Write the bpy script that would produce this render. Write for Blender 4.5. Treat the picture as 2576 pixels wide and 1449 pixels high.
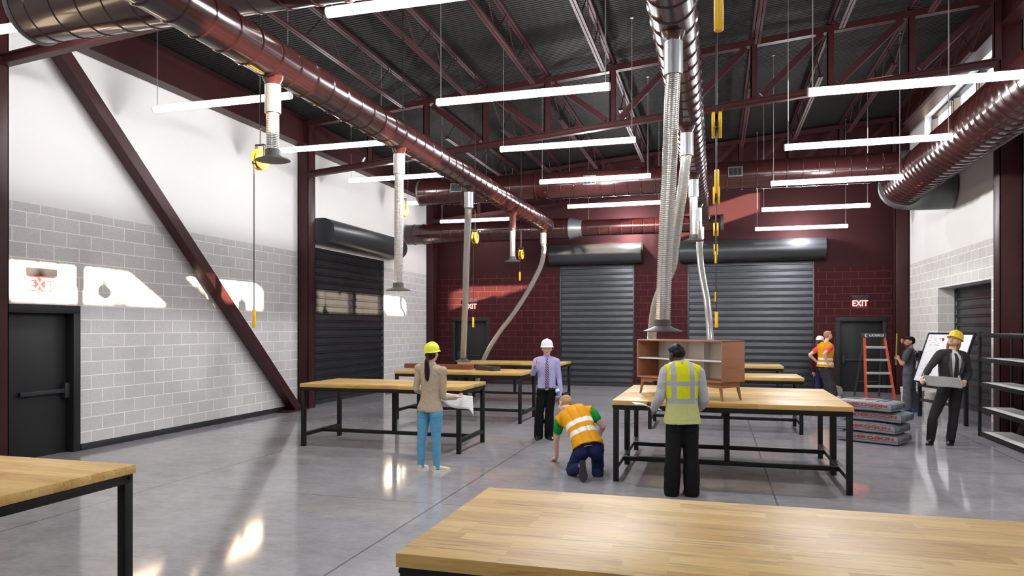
import bpy, bmesh, math, random
from mathutils import Vector, Matrix, noise
for o in list(bpy.data.objects): bpy.data.objects.remove(o)
SC = bpy.context.scene; COL = SC.collection
PI = math.pi; random.seed(7)
V = Vector
# ------------------------------------------------------------------ camera, world, sun, exposure
H = 1.85; YAW = math.atan2(512, 1789)
cd = bpy.data.cameras.new('camera'); cam = bpy.data.objects.new('camera', cd); COL.objects.link(cam)
cam.location = (0, 0, H); cam.rotation_euler = (PI/2, 0, YAW)
cd.sensor_width = 36; cd.lens = 36*1789/2576; cd.shift_y = 98.5/2576; cd.clip_start = .05
SC.camera = cam
w = bpy.data.worlds.new('sky'); SC.world = w; w.use_nodes = True
bg = w.node_tree.nodes['Background']; bg.inputs[0].default_value = (.80, .88, 1, 1); bg.inputs[1].default_value = 5.0
sd = bpy.data.lights.new('sun', 'SUN'); sd.energy = 62; sd.angle = math.radians(.6); sd.color = (1, .77, .52)
so = bpy.data.objects.new('sun', sd); COL.objects.link(so); so.location = (20, -5, 14)
so.rotation_euler = V((-1, .49, -.30)).to_track_quat('-Z', 'Y').to_euler()
SC.view_settings.view_transform = 'Standard'; SC.view_settings.look = 'None'; SC.view_settings.gamma = 1
SC.view_settings.use_curve_mapping = False; SC.view_settings.exposure = 0.0
TUBE = 6.0; LAMP = 190.0
SC.cycles.max_bounces = 8; SC.cycles.diffuse_bounces = 5; SC.cycles.glossy_bounces = 4
# ------------------------------------------------------------------ materials
def lin(r, g, b):
    f = lambda c: (c/255/12.92 if c <= 10 else ((c/255+.055)/1.055)**2.4)
    return (f(r), f(g), f(b), 1)
class NT:
    def __init__(s, name):
        s.m = bpy.data.materials.new(name); s.m.use_nodes = True; s.t = s.m.node_tree
        s.b = s.t.nodes['Principled BSDF']; s.out = s.t.nodes['Material Output']
    def n(s, typ, **k):
        x = s.t.nodes.new(typ)
        for a, v in k.items():
            if isinstance(a, str) and hasattr(x, a): setattr(x, a, v)
        return x
    def l(s, a, b): s.t.links.new(a, b)
    def val(s, sock, v):
        if hasattr(v, 'is_output') or isinstance(v, bpy.types.NodeSocket): s.l(v, sock)
        else: sock.default_value = v
    def math(s, op, a, b=0.0, c=0.0):
        x = s.n('ShaderNodeMath'); x.operation = op
        s.val(x.inputs[0], a); s.val(x.inputs[1], b); s.val(x.inputs[2], c); return x.outputs[0]
    def mix(s, f, a, b):
        x = s.n('ShaderNodeMix'); x.data_type = 'RGBA'
        s.val(x.inputs[0], f); s.val(x.inputs[6], a); s.val(x.inputs[7], b); return x.outputs[2]
    def obj(s): return s.n('ShaderNodeTexCoord').outputs['Object']
    def noise(s, vec, scale, detail=3, rough=.5, sx=None):
        if sx is not None:
            mp = s.n('ShaderNodeMapping'); mp.inputs['Scale'].default_value = sx; s.l(vec, mp.inputs[0]); vec = mp.outputs[0]
        x = s.n('ShaderNodeTexNoise'); x.inputs['Scale'].default_value = scale; x.inputs['Detail'].default_value = detail
        x.inputs['Roughness'].default_value = rough; s.l(vec, x.inputs['Vector']); return x.outputs['Fac']
    def ramp(s, f, stops):
        x = s.n('ShaderNodeValToRGB'); e = x.color_ramp.elements
        while len(e) < len(stops): e.new(.5)
        for i, (p, c) in enumerate(stops): e[i].position = p; e[i].color = c
        s.l(f, x.inputs[0]); return x.outputs[0]
    def bump(s, h, strength=.3, dist=.01):
        x = s.n('ShaderNodeBump'); x.inputs['Strength'].default_value = strength; x.inputs['Distance'].default_value = dist
        s.l(h, x.inputs['Height']); s.l(x.outputs[0], s.b.inputs['Normal'])
    def base(s, c): s.val(s.b.inputs['Base Color'], c)
    def set(s, rough=.5, metal=0, coat=0, spec=.5):
        s.val(s.b.inputs['Roughness'], rough); s.val(s.b.inputs['Metallic'], metal)
        s.val(s.b.inputs['Coat Weight'], coat); s.val(s.b.inputs['Specular IOR Level'], spec); return s.m
MATS = {}
def flat(name, rgb, rough=.5, metal=0, coat=0, nz=.06, scale=30, spec=.5, bump=0):
    if name in MATS: return MATS[name]
    t = NT(name); c = lin(*rgb); f = t.noise(t.obj(), scale, 4)
    lo = tuple(x*(1-nz) for x in c[:3])+(1,); hi = tuple(min(1, x*(1+nz)) for x in c[:3])+(1,)
    t.base(t.mix(f, lo, hi))
    if bump: t.bump(f, bump, .004)
    MATS[name] = t.set(rough, metal, coat, spec); return MATS[name]
def emit(name, rgb, strength):
    t = NT(name); t.base((.8, .8, .8, 1)); t.b.inputs['Emission Color'].default_value = rgb+(1,)
    t.b.inputs['Emission Strength'].default_value = strength; return t.m
CW, CH = .4233, .2112
def block_mat(name, axis, uoff, cw, face, face2, mortar, speck):
    t = NT(name); o = t.obj(); sp = t.n('ShaderNodeSeparateXYZ'); t.l(o, sp.inputs[0])
    u = t.math('ADD', t.math('ADD', sp.outputs['X'], sp.outputs['Y']), uoff-cw); v = t.math('ADD', sp.outputs['Z'], -.0612+2*CH)
    cb = t.n('ShaderNodeCombineXYZ'); t.l(u, cb.inputs[0]); t.l(v, cb.inputs[1])
    br = t.n('ShaderNodeTexBrick'); br.offset = .5; t.l(cb.outputs[0], br.inputs['Vector'])
    for k, x in (('Scale', 1), ('Brick Width', CW), ('Row Height', CH), ('Mortar Size', .0075), ('Mortar Smooth', .15), ('Bias', 0)):
        br.inputs[k].default_value = x
    br.inputs['Color1'].default_value = lin(*face); br.inputs['Color2'].default_value = lin(*face2); br.inputs['Mortar'].default_value = lin(*mortar)
    n1 = t.noise(o, 95, 3, .65); r = t.ramp(n1, [(.36, (0, 0, 0, 1)), (.50, (1, 1, 1, 1))])
    inv = t.math('SUBTRACT', 1.0, br.outputs['Fac'])
    k = t.math('MULTIPLY', t.math('SUBTRACT', 1.0, r), t.math('MULTIPLY', inv, .42))
    t.base(t.mix(k, br.outputs['Color'], lin(*speck)))
    h = t.math('ADD', t.math('MULTIPLY', n1, .35), t.math('MULTIPLY', inv, .8)); t.bump(h, .35, .006)
    return t.set(.8, spec=.15)
M_cmuL = block_mat('block_left', 'y', -7.387+CW/2, -9.15, (203, 201, 200), (212, 210, 209), (240, 239, 238), (128, 122, 119))
M_cmuB = block_mat('block_back', 'x', -3.285+CW/2, 22.2, (60, 25, 29), (64, 27, 31), (94, 48, 52), (42, 17, 20))
M_cmuR = block_mat('block_right', 'y', -20.05+CW/2, 5.12, (205, 202, 200), (213, 210, 208), (240, 238, 236), (130, 124, 120))
M_white = flat('white_wall_paint', (226, 224, 222), .7, nz=.02, scale=3)
M_maroonwall = flat('maroon_wall_paint', (56, 27, 30), .65, nz=.06, scale=2, spec=.12)
M_steel = flat('maroon_steel', (54, 23, 25), .42, nz=.18, scale=9, spec=.28)
M_duct = flat('maroon_duct', (50, 22, 23), .2, nz=.10, scale=5, coat=.4)
M_joist = flat('joist_paint', (60, 33, 35), .5, nz=.15, scale=14, spec=.2)
M_deck = flat('deck', (38, 37, 36), .65, spec=.12, nz=.2, scale=6)
M_black = flat('black_frame', (17, 16, 16), .45, nz=.2, scale=25, spec=.3)
M_darkdoor = flat('door_paint', (38, 38, 39), .5, nz=.12, scale=4, spec=.25)
M_trim = flat('dark_trim', (44, 44, 48), .5, nz=.1, spec=.3)
M_grey = flat('grey_galvanised', (142, 144, 146), .38, metal=.7, nz=.12, scale=40)
M_dgrey = flat('grey_fitting', (92, 95, 96), .5, metal=.5, nz=.15, scale=60)
M_hose = flat('hose_silver', (206, 204, 200), .24, metal=.75, nz=.1, scale=30)
M_nozz = flat('nozzle_grey', (88, 84, 84), .5, metal=.3, nz=.15)
M_yel = flat('yellow_plastic', (252, 196, 22), .4, nz=.05)
M_cord = flat('black_cord', (14, 14, 14), .5)
M_wire = flat('wire_grey', (170, 165, 160), .4, metal=.5)
M_shutter = flat('shutter_slate', (62, 65, 69), .33, metal=.6, nz=.22, scale=5)
M_drum = flat('drum_steel', (70, 72, 76), .36, metal=.5, nz=.16, scale=90, bump=.05)
M_tube = emit('tube_light', (1.0, .98, .96), TUBE)
M_cap = flat('tube_cap', (225, 225, 225), .4)
M_red = emit('exit_red', (1.0, .10, .07), 9.0)
def glass(name, a=.08, tint=(1, 1, 1)):
    t = NT(name); tr = t.n('ShaderNodeBsdfTransparent'); tr.inputs[0].default_value = tint+(1,)
    gl = t.n('ShaderNodeBsdfGlossy'); gl.inputs['Roughness'].default_value = .03; mx = t.n('ShaderNodeMixShader'); mx.inputs[0].default_value = a
    t.l(tr.outputs[0], mx.inputs[1]); t.l(gl.outputs[0], mx.inputs[2]); t.l(mx.outputs[0], t.out.inputs[0]); return t.m
M_glass = glass('window_glass'); M_acr = glass('acrylic', .06, (1, .93, .93))
def floor_mat():
    t = NT('polished_concrete'); o = t.obj()
    a = t.noise(o, .55, 6, .62); b = t.noise(o, 3.2, 8, .7, (1, 1.6, 1)); c = t.noise(o, 26, 5, .7, (.45, 1, 1))
    f = t.math('ADD', t.math('MULTIPLY', a, .5), t.math('ADD', t.math('MULTIPLY', b, .38), t.math('MULTIPLY', c, .3)))
    col = t.ramp(f, [(.34, lin(120, 118, 123)), (.56, lin(155, 153, 158)), (.82, lin(184, 182, 188))])
    sp = t.n('ShaderNodeSeparateXYZ'); t.l(o, sp.inputs[0])
    def joint(s, off, per, wd):
        x = t.math('FRACT', t.math('DIVIDE', t.math('ADD', s, 300*per-off), per)); x = t.math('ABSOLUTE', t.math('SUBTRACT', x, .5))
        return t.math('GREATER_THAN', x, .5-wd/per)
    j = t.math('MAXIMUM', joint(sp.outputs[0], .62, 3.42, .009), joint(sp.outputs[1], 6.95, 3.42, .005))
    t.base(t.mix(t.math('MULTIPLY', j, .62), col, lin(58, 54, 56)))
    rr = t.n('ShaderNodeMapRange'); t.l(b, rr.inputs[0]); rr.inputs[3].default_value = .05; rr.inputs[4].default_value = .13
    t.l(rr.outputs[0], t.b.inputs['Roughness']); t.bump(t.math('MULTIPLY', j, -1.0), .1, .003)
    t.b.inputs['Specular IOR Level'].default_value = .65; return t.m
M_floor = floor_mat()
def wood_mat(name, axis, bw, rh, cols, dark, grain=1.0, rough=.36):
    t = NT(name); o = t.obj(); sp = t.n('ShaderNodeSeparateXYZ'); t.l(o, sp.inputs[0])
    u = sp.outputs['X'] if axis == 'x' else sp.outputs['Y']; v = sp.outputs['Y'] if axis == 'x' else sp.outputs['X']
    cb = t.n('ShaderNodeCombineXYZ'); t.l(t.math('ADD', u, t.math('MULTIPLY', sp.outputs['Z'], .31)), cb.inputs[0])
    t.l(t.math('ADD', v, t.math('MULTIPLY', sp.outputs['Z'], .0)), cb.inputs[1])
    br = t.n('ShaderNodeTexBrick'); br.offset = .37; br.offset_frequency = 2; br.squash = .72; br.squash_frequency = 3
    t.l(cb.outputs[0], br.inputs['Vector'])
    for k, x in (('Scale', 1), ('Brick Width', bw), ('Row Height', rh), ('Mortar Size', .0006), ('Mortar Smooth', .1), ('Bias', 0)): br.inputs[k].default_value = x
    br.inputs['Color1'].default_value = (0, 0, 0, 1); br.inputs['Color2'].default_value = (1, 1, 1, 1); br.inputs['Mortar'].default_value = (.3, .3, .3, 1)
    sx = (1.2, 18, 18) if axis == 'x' else (18, 1.2, 18)
    bv = t.n('ShaderNodeVectorMath'); bv.operation = 'MULTIPLY_ADD'; t.l(br.outputs['Color'], bv.inputs[0]); bv.inputs[1].default_value = (3.1, 1.7, 0); t.l(o, bv.inputs[2])
    g1 = t.noise(bv.outputs[0], 3.2, 7, .68, sx); g2 = t.noise(bv.outputs[0], 12, 4, .6, tuple(x*1.5 for x in sx)); big = t.noise(bv.outputs[0], .9, 3, .5, tuple((x+3)/4 for x in sx))
    base = t.ramp(br.outputs['Color'], [(0, lin(*cols[0])), (.5, lin(*cols[1])), (1, lin(*cols[2]))])
    gr = t.ramp(g1, [(.40, (1, 1, 1, 1)), (.56, (0, 0, 0, 1))]) if False else t.ramp(g1, [(.45, (0, 0, 0, 1)), (.66, (1, 1, 1, 1))])
    msk = t.ramp(big, [(.40, (.2, .2, .2, 1)), (.62, (1, 1, 1, 1))])
    c2 = t.mix(t.math('MULTIPLY', t.math('MULTIPLY', gr, msk), .78*grain), base, lin(*dark))
    c3 = t.mix(t.math('MULTIPLY', g2, .16*grain), c2, lin(*dark)); t.base(c3)
    t.bump(g2, .04, .003); return t.set(rough, spec=.35)
M_bench = wood_mat('butcher_block', 'x', .62, .085, [(190, 150, 82), (206, 168, 98), (218, 184, 116)], (112, 80, 44), 1, .45)
M_walnut = wood_mat('walnut_veneer', 'y', 3, .6, [(156, 106, 80), (160, 110, 84), (164, 114, 88)], (112, 68, 46), .7, .45)
M_redwood = wood_mat('rough_redwood', 'x', .5, .2, [(120, 70, 48), (132, 80, 56), (104, 60, 42)], (60, 34, 26), 1, .6)
M_oldwood = wood_mat('weathered_timber', 'x', .9, .2, [(72, 60, 52), (80, 66, 56), (64, 52, 46)], (34, 28, 26), 1, .7)
# ------------------------------------------------------------------ mesh helpers
class MB:
    def __init__(s): s.v = []; s.f = []; s.mi = []; s.sm = []
    def add(s, vs, fs, mi=0, sm=False):
        k = len(s.v); s.v += [tuple(x) for x in vs]; s.f += [tuple(i+k for i in f) for f in fs]; s.mi += [mi]*len(fs); s.sm += [sm]*len(fs); return s
    def box(s, lo, hi, mi=0):
        x0, y0, z0 = lo; x1, y1, z1 = hi
        return s.add([(x0,y0,z0),(x1,y0,z0),(x1,y1,z0),(x0,y1,z0),(x0,y0,z1),(x1,y0,z1),(x1,y1,z1),(x0,y1,z1)],
                     [(0,3,2,1),(4,5,6,7),(0,1,5,4),(1,2,6,5),(2,3,7,6),(3,0,4,7)], mi)
    def bbox(s, lo, hi, b=.004, mi=0):            # box with bevelled edges
        bm = bmesh.new(); bmesh.ops.create_cube(bm, size=1)
        for v in bm.verts: v.co = V([lo[i]+(v.co[i]+.5)*(hi[i]-lo[i]) for i in range(3)])
        bmesh.ops.bevel(bm, geom=bm.edges[:], offset=b, segments=2, profile=.5, affect='EDGES'); return s.frombm(bm, mi)
    def frombm(s, bm, mi=0, sm=False):
        bm.verts.ensure_lookup_table(); s.add([v.co for v in bm.verts], [[v.index for v in f.verts] for f in bm.faces], mi, sm); bm.free(); return s
    def bar(s, p0, p1, w, h, up=(0, 0, 1), mi=0):  # rectangular bar from p0 to p1
        p0, p1 = V(p0), V(p1); d = (p1-p0).normalized(); u = V(up)
        if abs(d.dot(u)) > .95: u = V((0, 1, 0))
        r = d.cross(u).normalized(); u = r.cross(d); q = []
        for p in (p0, p1):
            for a, b in ((-1,-1),(1,-1),(1,1),(-1,1)): q.append(p+r*(a*w/2)+u*(b*h/2))
        return s.add(q, [(3,2,1,0),(4,5,6,7),(0,1,5,4),(1,2,6,5),(2,3,7,6),(3,0,4,7)], mi)
    def rings(s, rr, cap=True, mi=0, sm=True):
        n = len(rr[0]); vs = [p for r in rr for p in r]; fs = []
        for i in range(len(rr)-1):
            for j in range(n):
                a, b = i*n+j, i*n+(j+1) % n; fs.append((a, b, b+n, a+n))
        if cap:
            vs.append(sum((V(p) for p in rr[0]), V())/n); vs.append(sum((V(p) for p in rr[-1]), V())/n); c0, c1 = len(vs)-2, len(vs)-1; k = (len(rr)-1)*n
            for j in range(n): fs.append((c0, (j+1) % n, j)); fs.append((c1, k+j, k+(j+1) % n))
        return s.add(vs, fs, mi, sm)
    def cyl(s, p0, p1, r0, r1=None, n=16, cap=True, mi=0): return s.path([p0, p1], [r0, r0 if r1 is None else r1], n, cap, mi)
    def path(s, pts, rad, n=12, cap=True, mi=0):
        pts = [V(p) for p in pts]; m = len(pts)
        if not hasattr(rad, '__len__'): rad = [rad]*m
        rr = []; u = None
        for i in range(m):
            d = (pts[min(i+1, m-1)]-pts[max(i-1, 0)])
            d = d.normalized() if d.length > 1e-9 else V((0, 0, 1))
            if u is None: u = d.orthogonal().normalized()
            u = (u-d*u.dot(d)).normalized(); w_ = d.cross(u)
            rr.append([pts[i]+(u*math.cos(2*PI*j/n)+w_*math.sin(2*PI*j/n))*rad[i] for j in range(n)])
        return s.rings(rr, cap, mi)
    def prof(s, p0, axis, prof, n=32, cap=True, mi=0):   # prof = [(t along axis, radius)]
        a = V(axis).normalized(); u = a.orthogonal().normalized(); w_ = a.cross(u); p0 = V(p0)
        return s.rings([[p0+a*t+(u*math.cos(2*PI*j/n)+w_*math.sin(2*PI*j/n))*r for j in range(n)] for t, r in prof], cap, mi)
    def ell(s, c, rad, axes=None, n=16, m=10, mi=0):
        X, Y_, Z_ = axes or (V((1,0,0)), V((0,1,0)), V((0,0,1))); c = V(c); rr = []
        for i in range(1, m):
            th = PI*i/m
            rr.append([c+X*(rad[0]*math.sin(th)*math.cos(2*PI*j/n))+Y_*(rad[1]*math.sin(th)*math.sin(2*PI*j/n))-Z_*(rad[2]*math.cos(th)) for j in range(n)])
        k = len(s.v); s.rings(rr, True, mi)
        s.v[-2] = tuple(c-Z_*rad[2]); s.v[-1] = tuple(c+Z_*rad[2]); return s
    def ipoly(s, pts2, f0, f1, mi=0):              # prism: polygon mapped by f0 and f1
        n = len(pts2); vs = [f0(*p) for p in pts2]+[f1(*p) for p in pts2]
        return s.add(vs, [tuple(range(n-1, -1, -1)), tuple(range(n, 2*n))]+[(i, (i+1) % n, (i+1) % n+n, i+n) for i in range(n)], mi)
    def mesh(s, name, mats):
        me = bpy.data.meshes.new(name); me.from_pydata(s.v, [], s.f)
        for m in (mats if isinstance(mats, (list, tuple)) else [mats]): me.materials.append(m)
        me.polygons.foreach_set('material_index', s.mi); me.polygons.foreach_set('use_smooth', s.sm); me.set_sharp_from_angle(angle=math.radians(32))
        bm = bmesh.new(); bm.from_mesh(me); bmesh.ops.recalc_face_normals(bm, faces=bm.faces[:]); bm.to_mesh(me); bm.free(); me.update(); return me
    def build(s, name, mats, parent=None, bevel=0):
        o = bpy.data.objects.new(name, s.mesh(name, mats)); COL.objects.link(o)
        if parent: o.parent = parent
        if bevel:
            b = o.modifiers.new('bevel', 'BEVEL'); b.width = bevel; b.segments = 2; b.limit_method = 'ANGLE'; b.angle_limit = 1
        return o
def tag(o, label=None, cat=None, group=None, kind=None):
    if label: o['label'] = label
    if cat: o['category'] = cat
    if group: o['group'] = group
    if kind: o['kind'] = kind
    return o
def thing(name, label, cat, loc=(0, 0, 0), rz=0, group=None):
    o = bpy.data.objects.new(name, None); COL.objects.link(o); o.location = loc; o.rotation_euler = (0, 0, rz); o.empty_display_size = .1
    return tag(o, label, cat, group)
def struct(mb, name, mats, parent=None, bevel=0):
    o = mb.build(name, mats, parent, bevel); o['kind'] = 'structure'; return o
def copy_tree(o, parent=None):
    c = o.copy(); COL.objects.link(c)
    if parent: c.parent = parent
    for ch in list(o.children): copy_tree(ch, c)
    return c
def text_mb(txt, size, mat, name, parent, M, ext=.002, bold=0.0, sx=1.0, spacing=1.0):
    cu = bpy.data.curves.new(name, 'FONT'); cu.body = txt; cu.size = size; cu.extrude = ext; cu.offset = bold; cu.align_x = 'CENTER'; cu.align_y = 'CENTER'; cu.space_character = spacing
    t = bpy.data.objects.new('tmp_text', cu); COL.objects.link(t); dg = bpy.context.evaluated_depsgraph_get()
    me = bpy.data.meshes.new_from_object(t.evaluated_get(dg)); bpy.data.objects.remove(t); bpy.data.curves.remove(cu)
    me.transform(M @ Matrix.Diagonal((sx, 1, 1, 1))); me.name = name; me.materials.clear(); me.materials.append(mat)
    o = bpy.data.objects.new(name, me); COL.objects.link(o); o.parent = parent; return o
def frame(o, x, y, z):                               # matrix whose local axes are x,y,z at o
    m = Matrix.Identity(4)
    for i, a in enumerate((x, y, z, o)):
        for k in range(3): m[k][i] = a[k]
    return m
def zr(x): return 6.75+.0815*(x+6.94)                 # underside of the sloping roof
def zc(x): return 5.31+.0845*(x+8.01)                 # lower chord of the trusses
# ------------------------------------------------------------------ the shell
XL, XR, YB, YF, ZC = -9.15, 5.12, 22.2, -8.0, 3.568
mb = MB().box((XL-.6, YF-.3, -.2), (XR+.6, YB+.6, 0)); struct(mb, 'floor', M_floor)
def wall(name, axis, c, us, zs, holes, mats, depth, top=None, out=1):
    """flat wall with rectangular openings and reveals of the given depth on its outer side"""
    U = sorted(set(us+[h[0] for h in holes]+[h[1] for h in holes])); Z = sorted(set(zs+[h[2] for h in holes]+[h[3] for h in holes])); m = MB()
    P = (lambda u, z, d=0: (c+out*d, u, z)) if axis == 'y' else (lambda u, z, d=0: (u, c+out*d, z))
    for i in range(len(U)-1):
        for j in range(len(Z)-1):
            uc, zc_ = (U[i]+U[i+1])/2, (Z[j]+Z[j+1])/2
            if any(h[0] < uc < h[1] and h[2] < zc_ < h[3] for h in holes): continue
            zt = [Z[j+1], Z[j+1]]
            if top and j == len(Z)-2: zt = [top(U[i]), top(U[i+1])]
            m.add([P(U[i], Z[j]), P(U[i+1], Z[j]), P(U[i+1], zt[1]), P(U[i], zt[0])], [(0, 1, 2, 3)], 0 if zc_ < ZC else 1)
    for a, b, z0, z1 in holes:
        mi = 0 if z1 < ZC else 1
        for q in ([(a, z0), (a, z1)], [(b, z0), (b, z1)], [(a, z1), (b, z1)])+(([(a, z0), (b, z0)],) if z0 > .1 else ()):
            m.add([P(*q[0]), P(*q[1]), P(*q[1], depth), P(*q[0], depth)], [(0, 1, 2, 3)], mi)
    return struct(m, name, mats)
wall('wall_left', 'y', XL, [YF, YB], [0, ZC, 6.6], [(7.18, 8.42, 0, 2.16), (14.75, 18.62, 0, 3.75)], [M_cmuL, M_white], .3, out=-1)
DOORS_B = [(-8.40, -7.16, 0, 2.15), (3.36, 4.62, 0, 2.12)]; SH_B = [(-4.78, -2.42, 0, 3.80), (-.82, 2.76, 0, 3.78)]
wall('wall_back', 'x', YB, [XL, XR], [0, ZC, 6.4], DOORS_B+SH_B, [M_cmuB, M_maroonwall], .2, top=lambda x: zr(x)+.1)
WIN = [(-6.4, -1.3), (.2, 5.9), (7.95, 13.1), (15.35, 20.3)]; WZ = (6.42, 7.2)
wall('wall_right', 'y', XR, [YF, YB], [0, ZC, zr(XR)+.05], [(15.75, 19.2, 0, 2.78)]+[(a, b)+WZ for a, b in WIN], [M_cmuR, M_white], .42)
wall('wall_rear', 'x', YF, [XL, XR], [0, ZC, 6.4], [], [M_cmuL, M_white], .2, top=lambda x: zr(x)+.1, out=-1)
mb = MB(); y = YF; pr_ = []
while y < YB+.05:
    pr_ += [(y, 0), (y+.046, 0), (y+.052, .024), (y+.066, .024)]; y += .072
for i in range(len(pr_)-1):
    (a, da), (b, db) = pr_[i], pr_[i+1]
    mb.add([(XL-.2, a, zr(XL-.2)+da), (XR+.3, a, zr(XR+.3)+da), (XR+.3, b, zr(XR+.3)+db), (XL-.2, b, zr(XL-.2)+db)], [(0, 1, 2, 3)])
mb.add([(XL-.4, YF-.3, zr(XL)+.2), (XR+.5, YF-.3, zr(XR)+.2), (XR+.5, YB+.3, zr(XR)+.2), (XL-.4, YB+.3, zr(XL)+.2)], [(0, 1, 2, 3)])
struct(mb, 'ceiling', M_deck)
for nm, (a, b) in (('baseboard_left', (8.465, 14.2)), ('baseboard_left', (18.7, 21.7)), ('baseboard_left', (-8, 7.05))):
    struct(MB().bbox((XL, a, 0), (XL+.02, b, .1)), nm, M_trim)
for a, b in ((-8.9, -8.42), (-7.1, -4.8), (-2.4, -.84), (2.8, 3.33), (4.66, 5.1)):
    struct(MB().bbox((a, YB-.02, 0), (b, YB, .12)), 'baseboard_back', M_trim)
for a, b in ((-8, 14.2), (14.5, 15.7), (19.25, 22.2)):
    struct(MB().bbox((XR-.015, a, 0), (XR, b, .06)), 'baseboard_right', M_cmuR)
# clerestory windows
for i, (a, b) in enumerate(WIN):
    m = MB(); x0, x1 = XR+.16, XR+.30; z0, z1 = WZ
    for lo, hi in (((x0, a, z0), (x1, b, z0+.05)), ((x0, a, z1-.05), (x1, b, z1)), ((x0, a, z0), (x1, a+.05, z1)), ((x0, b-.05, z0), (x1, b, z1))): m.box(lo, hi)
    n = 3; ys = [a+(b-a)*k/n for k in range(1, n)]
    for y in ys: m.box((x0, y-.11, z0), (x1, y-.05, z1)); m.box((x0, y+.05, z0), (x1, y+.11, z1))
    o = struct(m, 'window_%d' % (i+1), M_trim)
    ed = [a]+ys+[b]
    for k in range(n): MB().box((XR+.22, ed[k]+.05, z0+.04), (XR+.228, ed[k+1]-.05, z1-.04)).build('pane', M_glass, o)
# doors
def door(n, axis, c, a, b, top, bar_side, out):
    P = (lambda u, d, z: (c+out*d, u, z)) if axis == 'y' else (lambda u, d, z: (u, c+out*d, z))
    def bx(m, u0, u1, d0, d1, z0, z1):
        p, q = P(u0, d0, z0), P(u1, d1, z1); return m.bbox([min(p[k], q[k]) for k in range(3)], [max(p[k], q[k]) for k in range(3)], .003)
    m = MB(); bx(m, a-.06, a+.06, -.012, .19, 0, top-.09); bx(m, b-.06, b+.06, -.012, .19, 0, top-.09); bx(m, a-.06, b+.06, -.012, .19, top-.09, top+.03)
    o = struct(m, 'door_%d' % n, M_darkdoor)
    m = MB(); bx(m, a+.06, b-.06, .13, .18, -.01, top-.09); m.build('door_panel', M_darkdoor, o)
    m = MB(); s0, s1 = (a+.36 if bar_side > 0 else a+.14), (b-.12 if bar_side > 0 else b-.3)
    bx(m, s0, s1, .06, .10, .885, .945); h = bx(MB(), (s1-.03 if bar_side > 0 else s0-.03), (s1+.05 if bar_side > 0 else s0+.05), .05, .13, .81, 1.03)
    m.build('push_bar', M_trim, o); h.build('latch_case', M_trim, o)
door(1, 'y', XL, 7.2, 8.40, 2.14, 1, -1)
door(2, 'x', YB, -8.38, -7.18, 2.13, -1, 1)
door(3, 'x', YB, 3.38, 4.60, 2.10, -1, 1)
# roller shutters
def shutter(label, axis, c, a, b, top, out, drum=None, inset=.06, slat=.19):
    P = (lambda u, d, z: V((c+out*d, u, z))) if axis == 'y' else (lambda u, d, z: V((u, c+out*d, z)))
    t = thing('roller_shutter', label, 'roller shutter', P((a+b)/2, 0, 0))
    m = MB(); pf = []; z = .07
    while z < top-.02:
        pf += [(z, 0), (z+.012, -.028), (z+.028, -.028), (z+.036, -.008), (z+.046, -.008), (z+.054, -.024), (z+.066, -.024), (z+.078, .0), (z+slat-.002, .012)]; z += slat
    for i in range(len(pf)-1):
        (z0, d0), (z1, d1) = pf[i], pf[i+1]
        m.add([P(a, inset+d0, z0), P(b, inset+d0, z0), P(b, inset+d1, z1), P(a, inset+d1, z1)], [(0, 1, 2, 3)])
    o0 = V(t.location)
    def fin(m, name, mat): m.v = [tuple(V(v)-o0) for v in m.v]; return m.build(name, mat, t)
    fin(m, 'curtain', M_shutter)
    def bx(u0, u1, d0, d1, z0, z1):
        p, q = P(u0, d0, z0), P(u1, d1, z1); return MB().bbox([min(p[k], q[k]) for k in range(3)], [max(p[k], q[k]) for k in range(3)], .006)
    fin(bx(a+.01, b-.01, inset-.04, inset+.03, -.01, .085), 'bottom_bar', M_trim)
    for u in ((a, a+.045), (b-.045, b)): fin(bx(u[0], u[1], inset-.05, inset-.03, 0, top-.01), 'guide_rail', M_shutter)
    if drum:
        z0, z1, d, e0, e1 = drum; r = (z1-z0)/2; zc_ = (z0+z1)/2; m = MB(); sec = []
        for k in range(25):
            th = -PI/2+PI*k/24; sec.append((-(d-r)-r*math.cos(th), zc_+r*math.sin(th)))
        sec = [(-.005, z0)]+sec+[(-.005, z1)]
        m.rings([[P(u, dd, zz) for dd, zz in sec] for u in (e0, e1)], True); m.sm = [s and len(f) == 4 for s, f in zip(m.sm, m.f)]
        fin(m, 'drum_housing', M_drum)
    return t
shutter('wide roller shutter with round drum housing on the back wall behind the sideboard', 'x', YB, -.82, 2.76, 3.78, 1, (3.80, 4.42, .60, -1.03, 3.0))
shutter('narrow roller shutter with round drum housing on the back wall, behind the far left workbench', 'x', YB, -4.78, -2.42, 3.80, 1, (3.82, 4.43, .60, -5.02, -2.16))
shutter('black roller shutter with rounded drum housing in the white left wall', 'y', XL, 14.75, 18.62, 3.75, -1, (3.82, 4.42, .58, 14.85, 18.95))
shutter('black roller shutter set deep in the right wall behind the whiteboard', 'y', XR, 15.75, 19.2, 2.76, 1, None, .40, .2)
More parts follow.
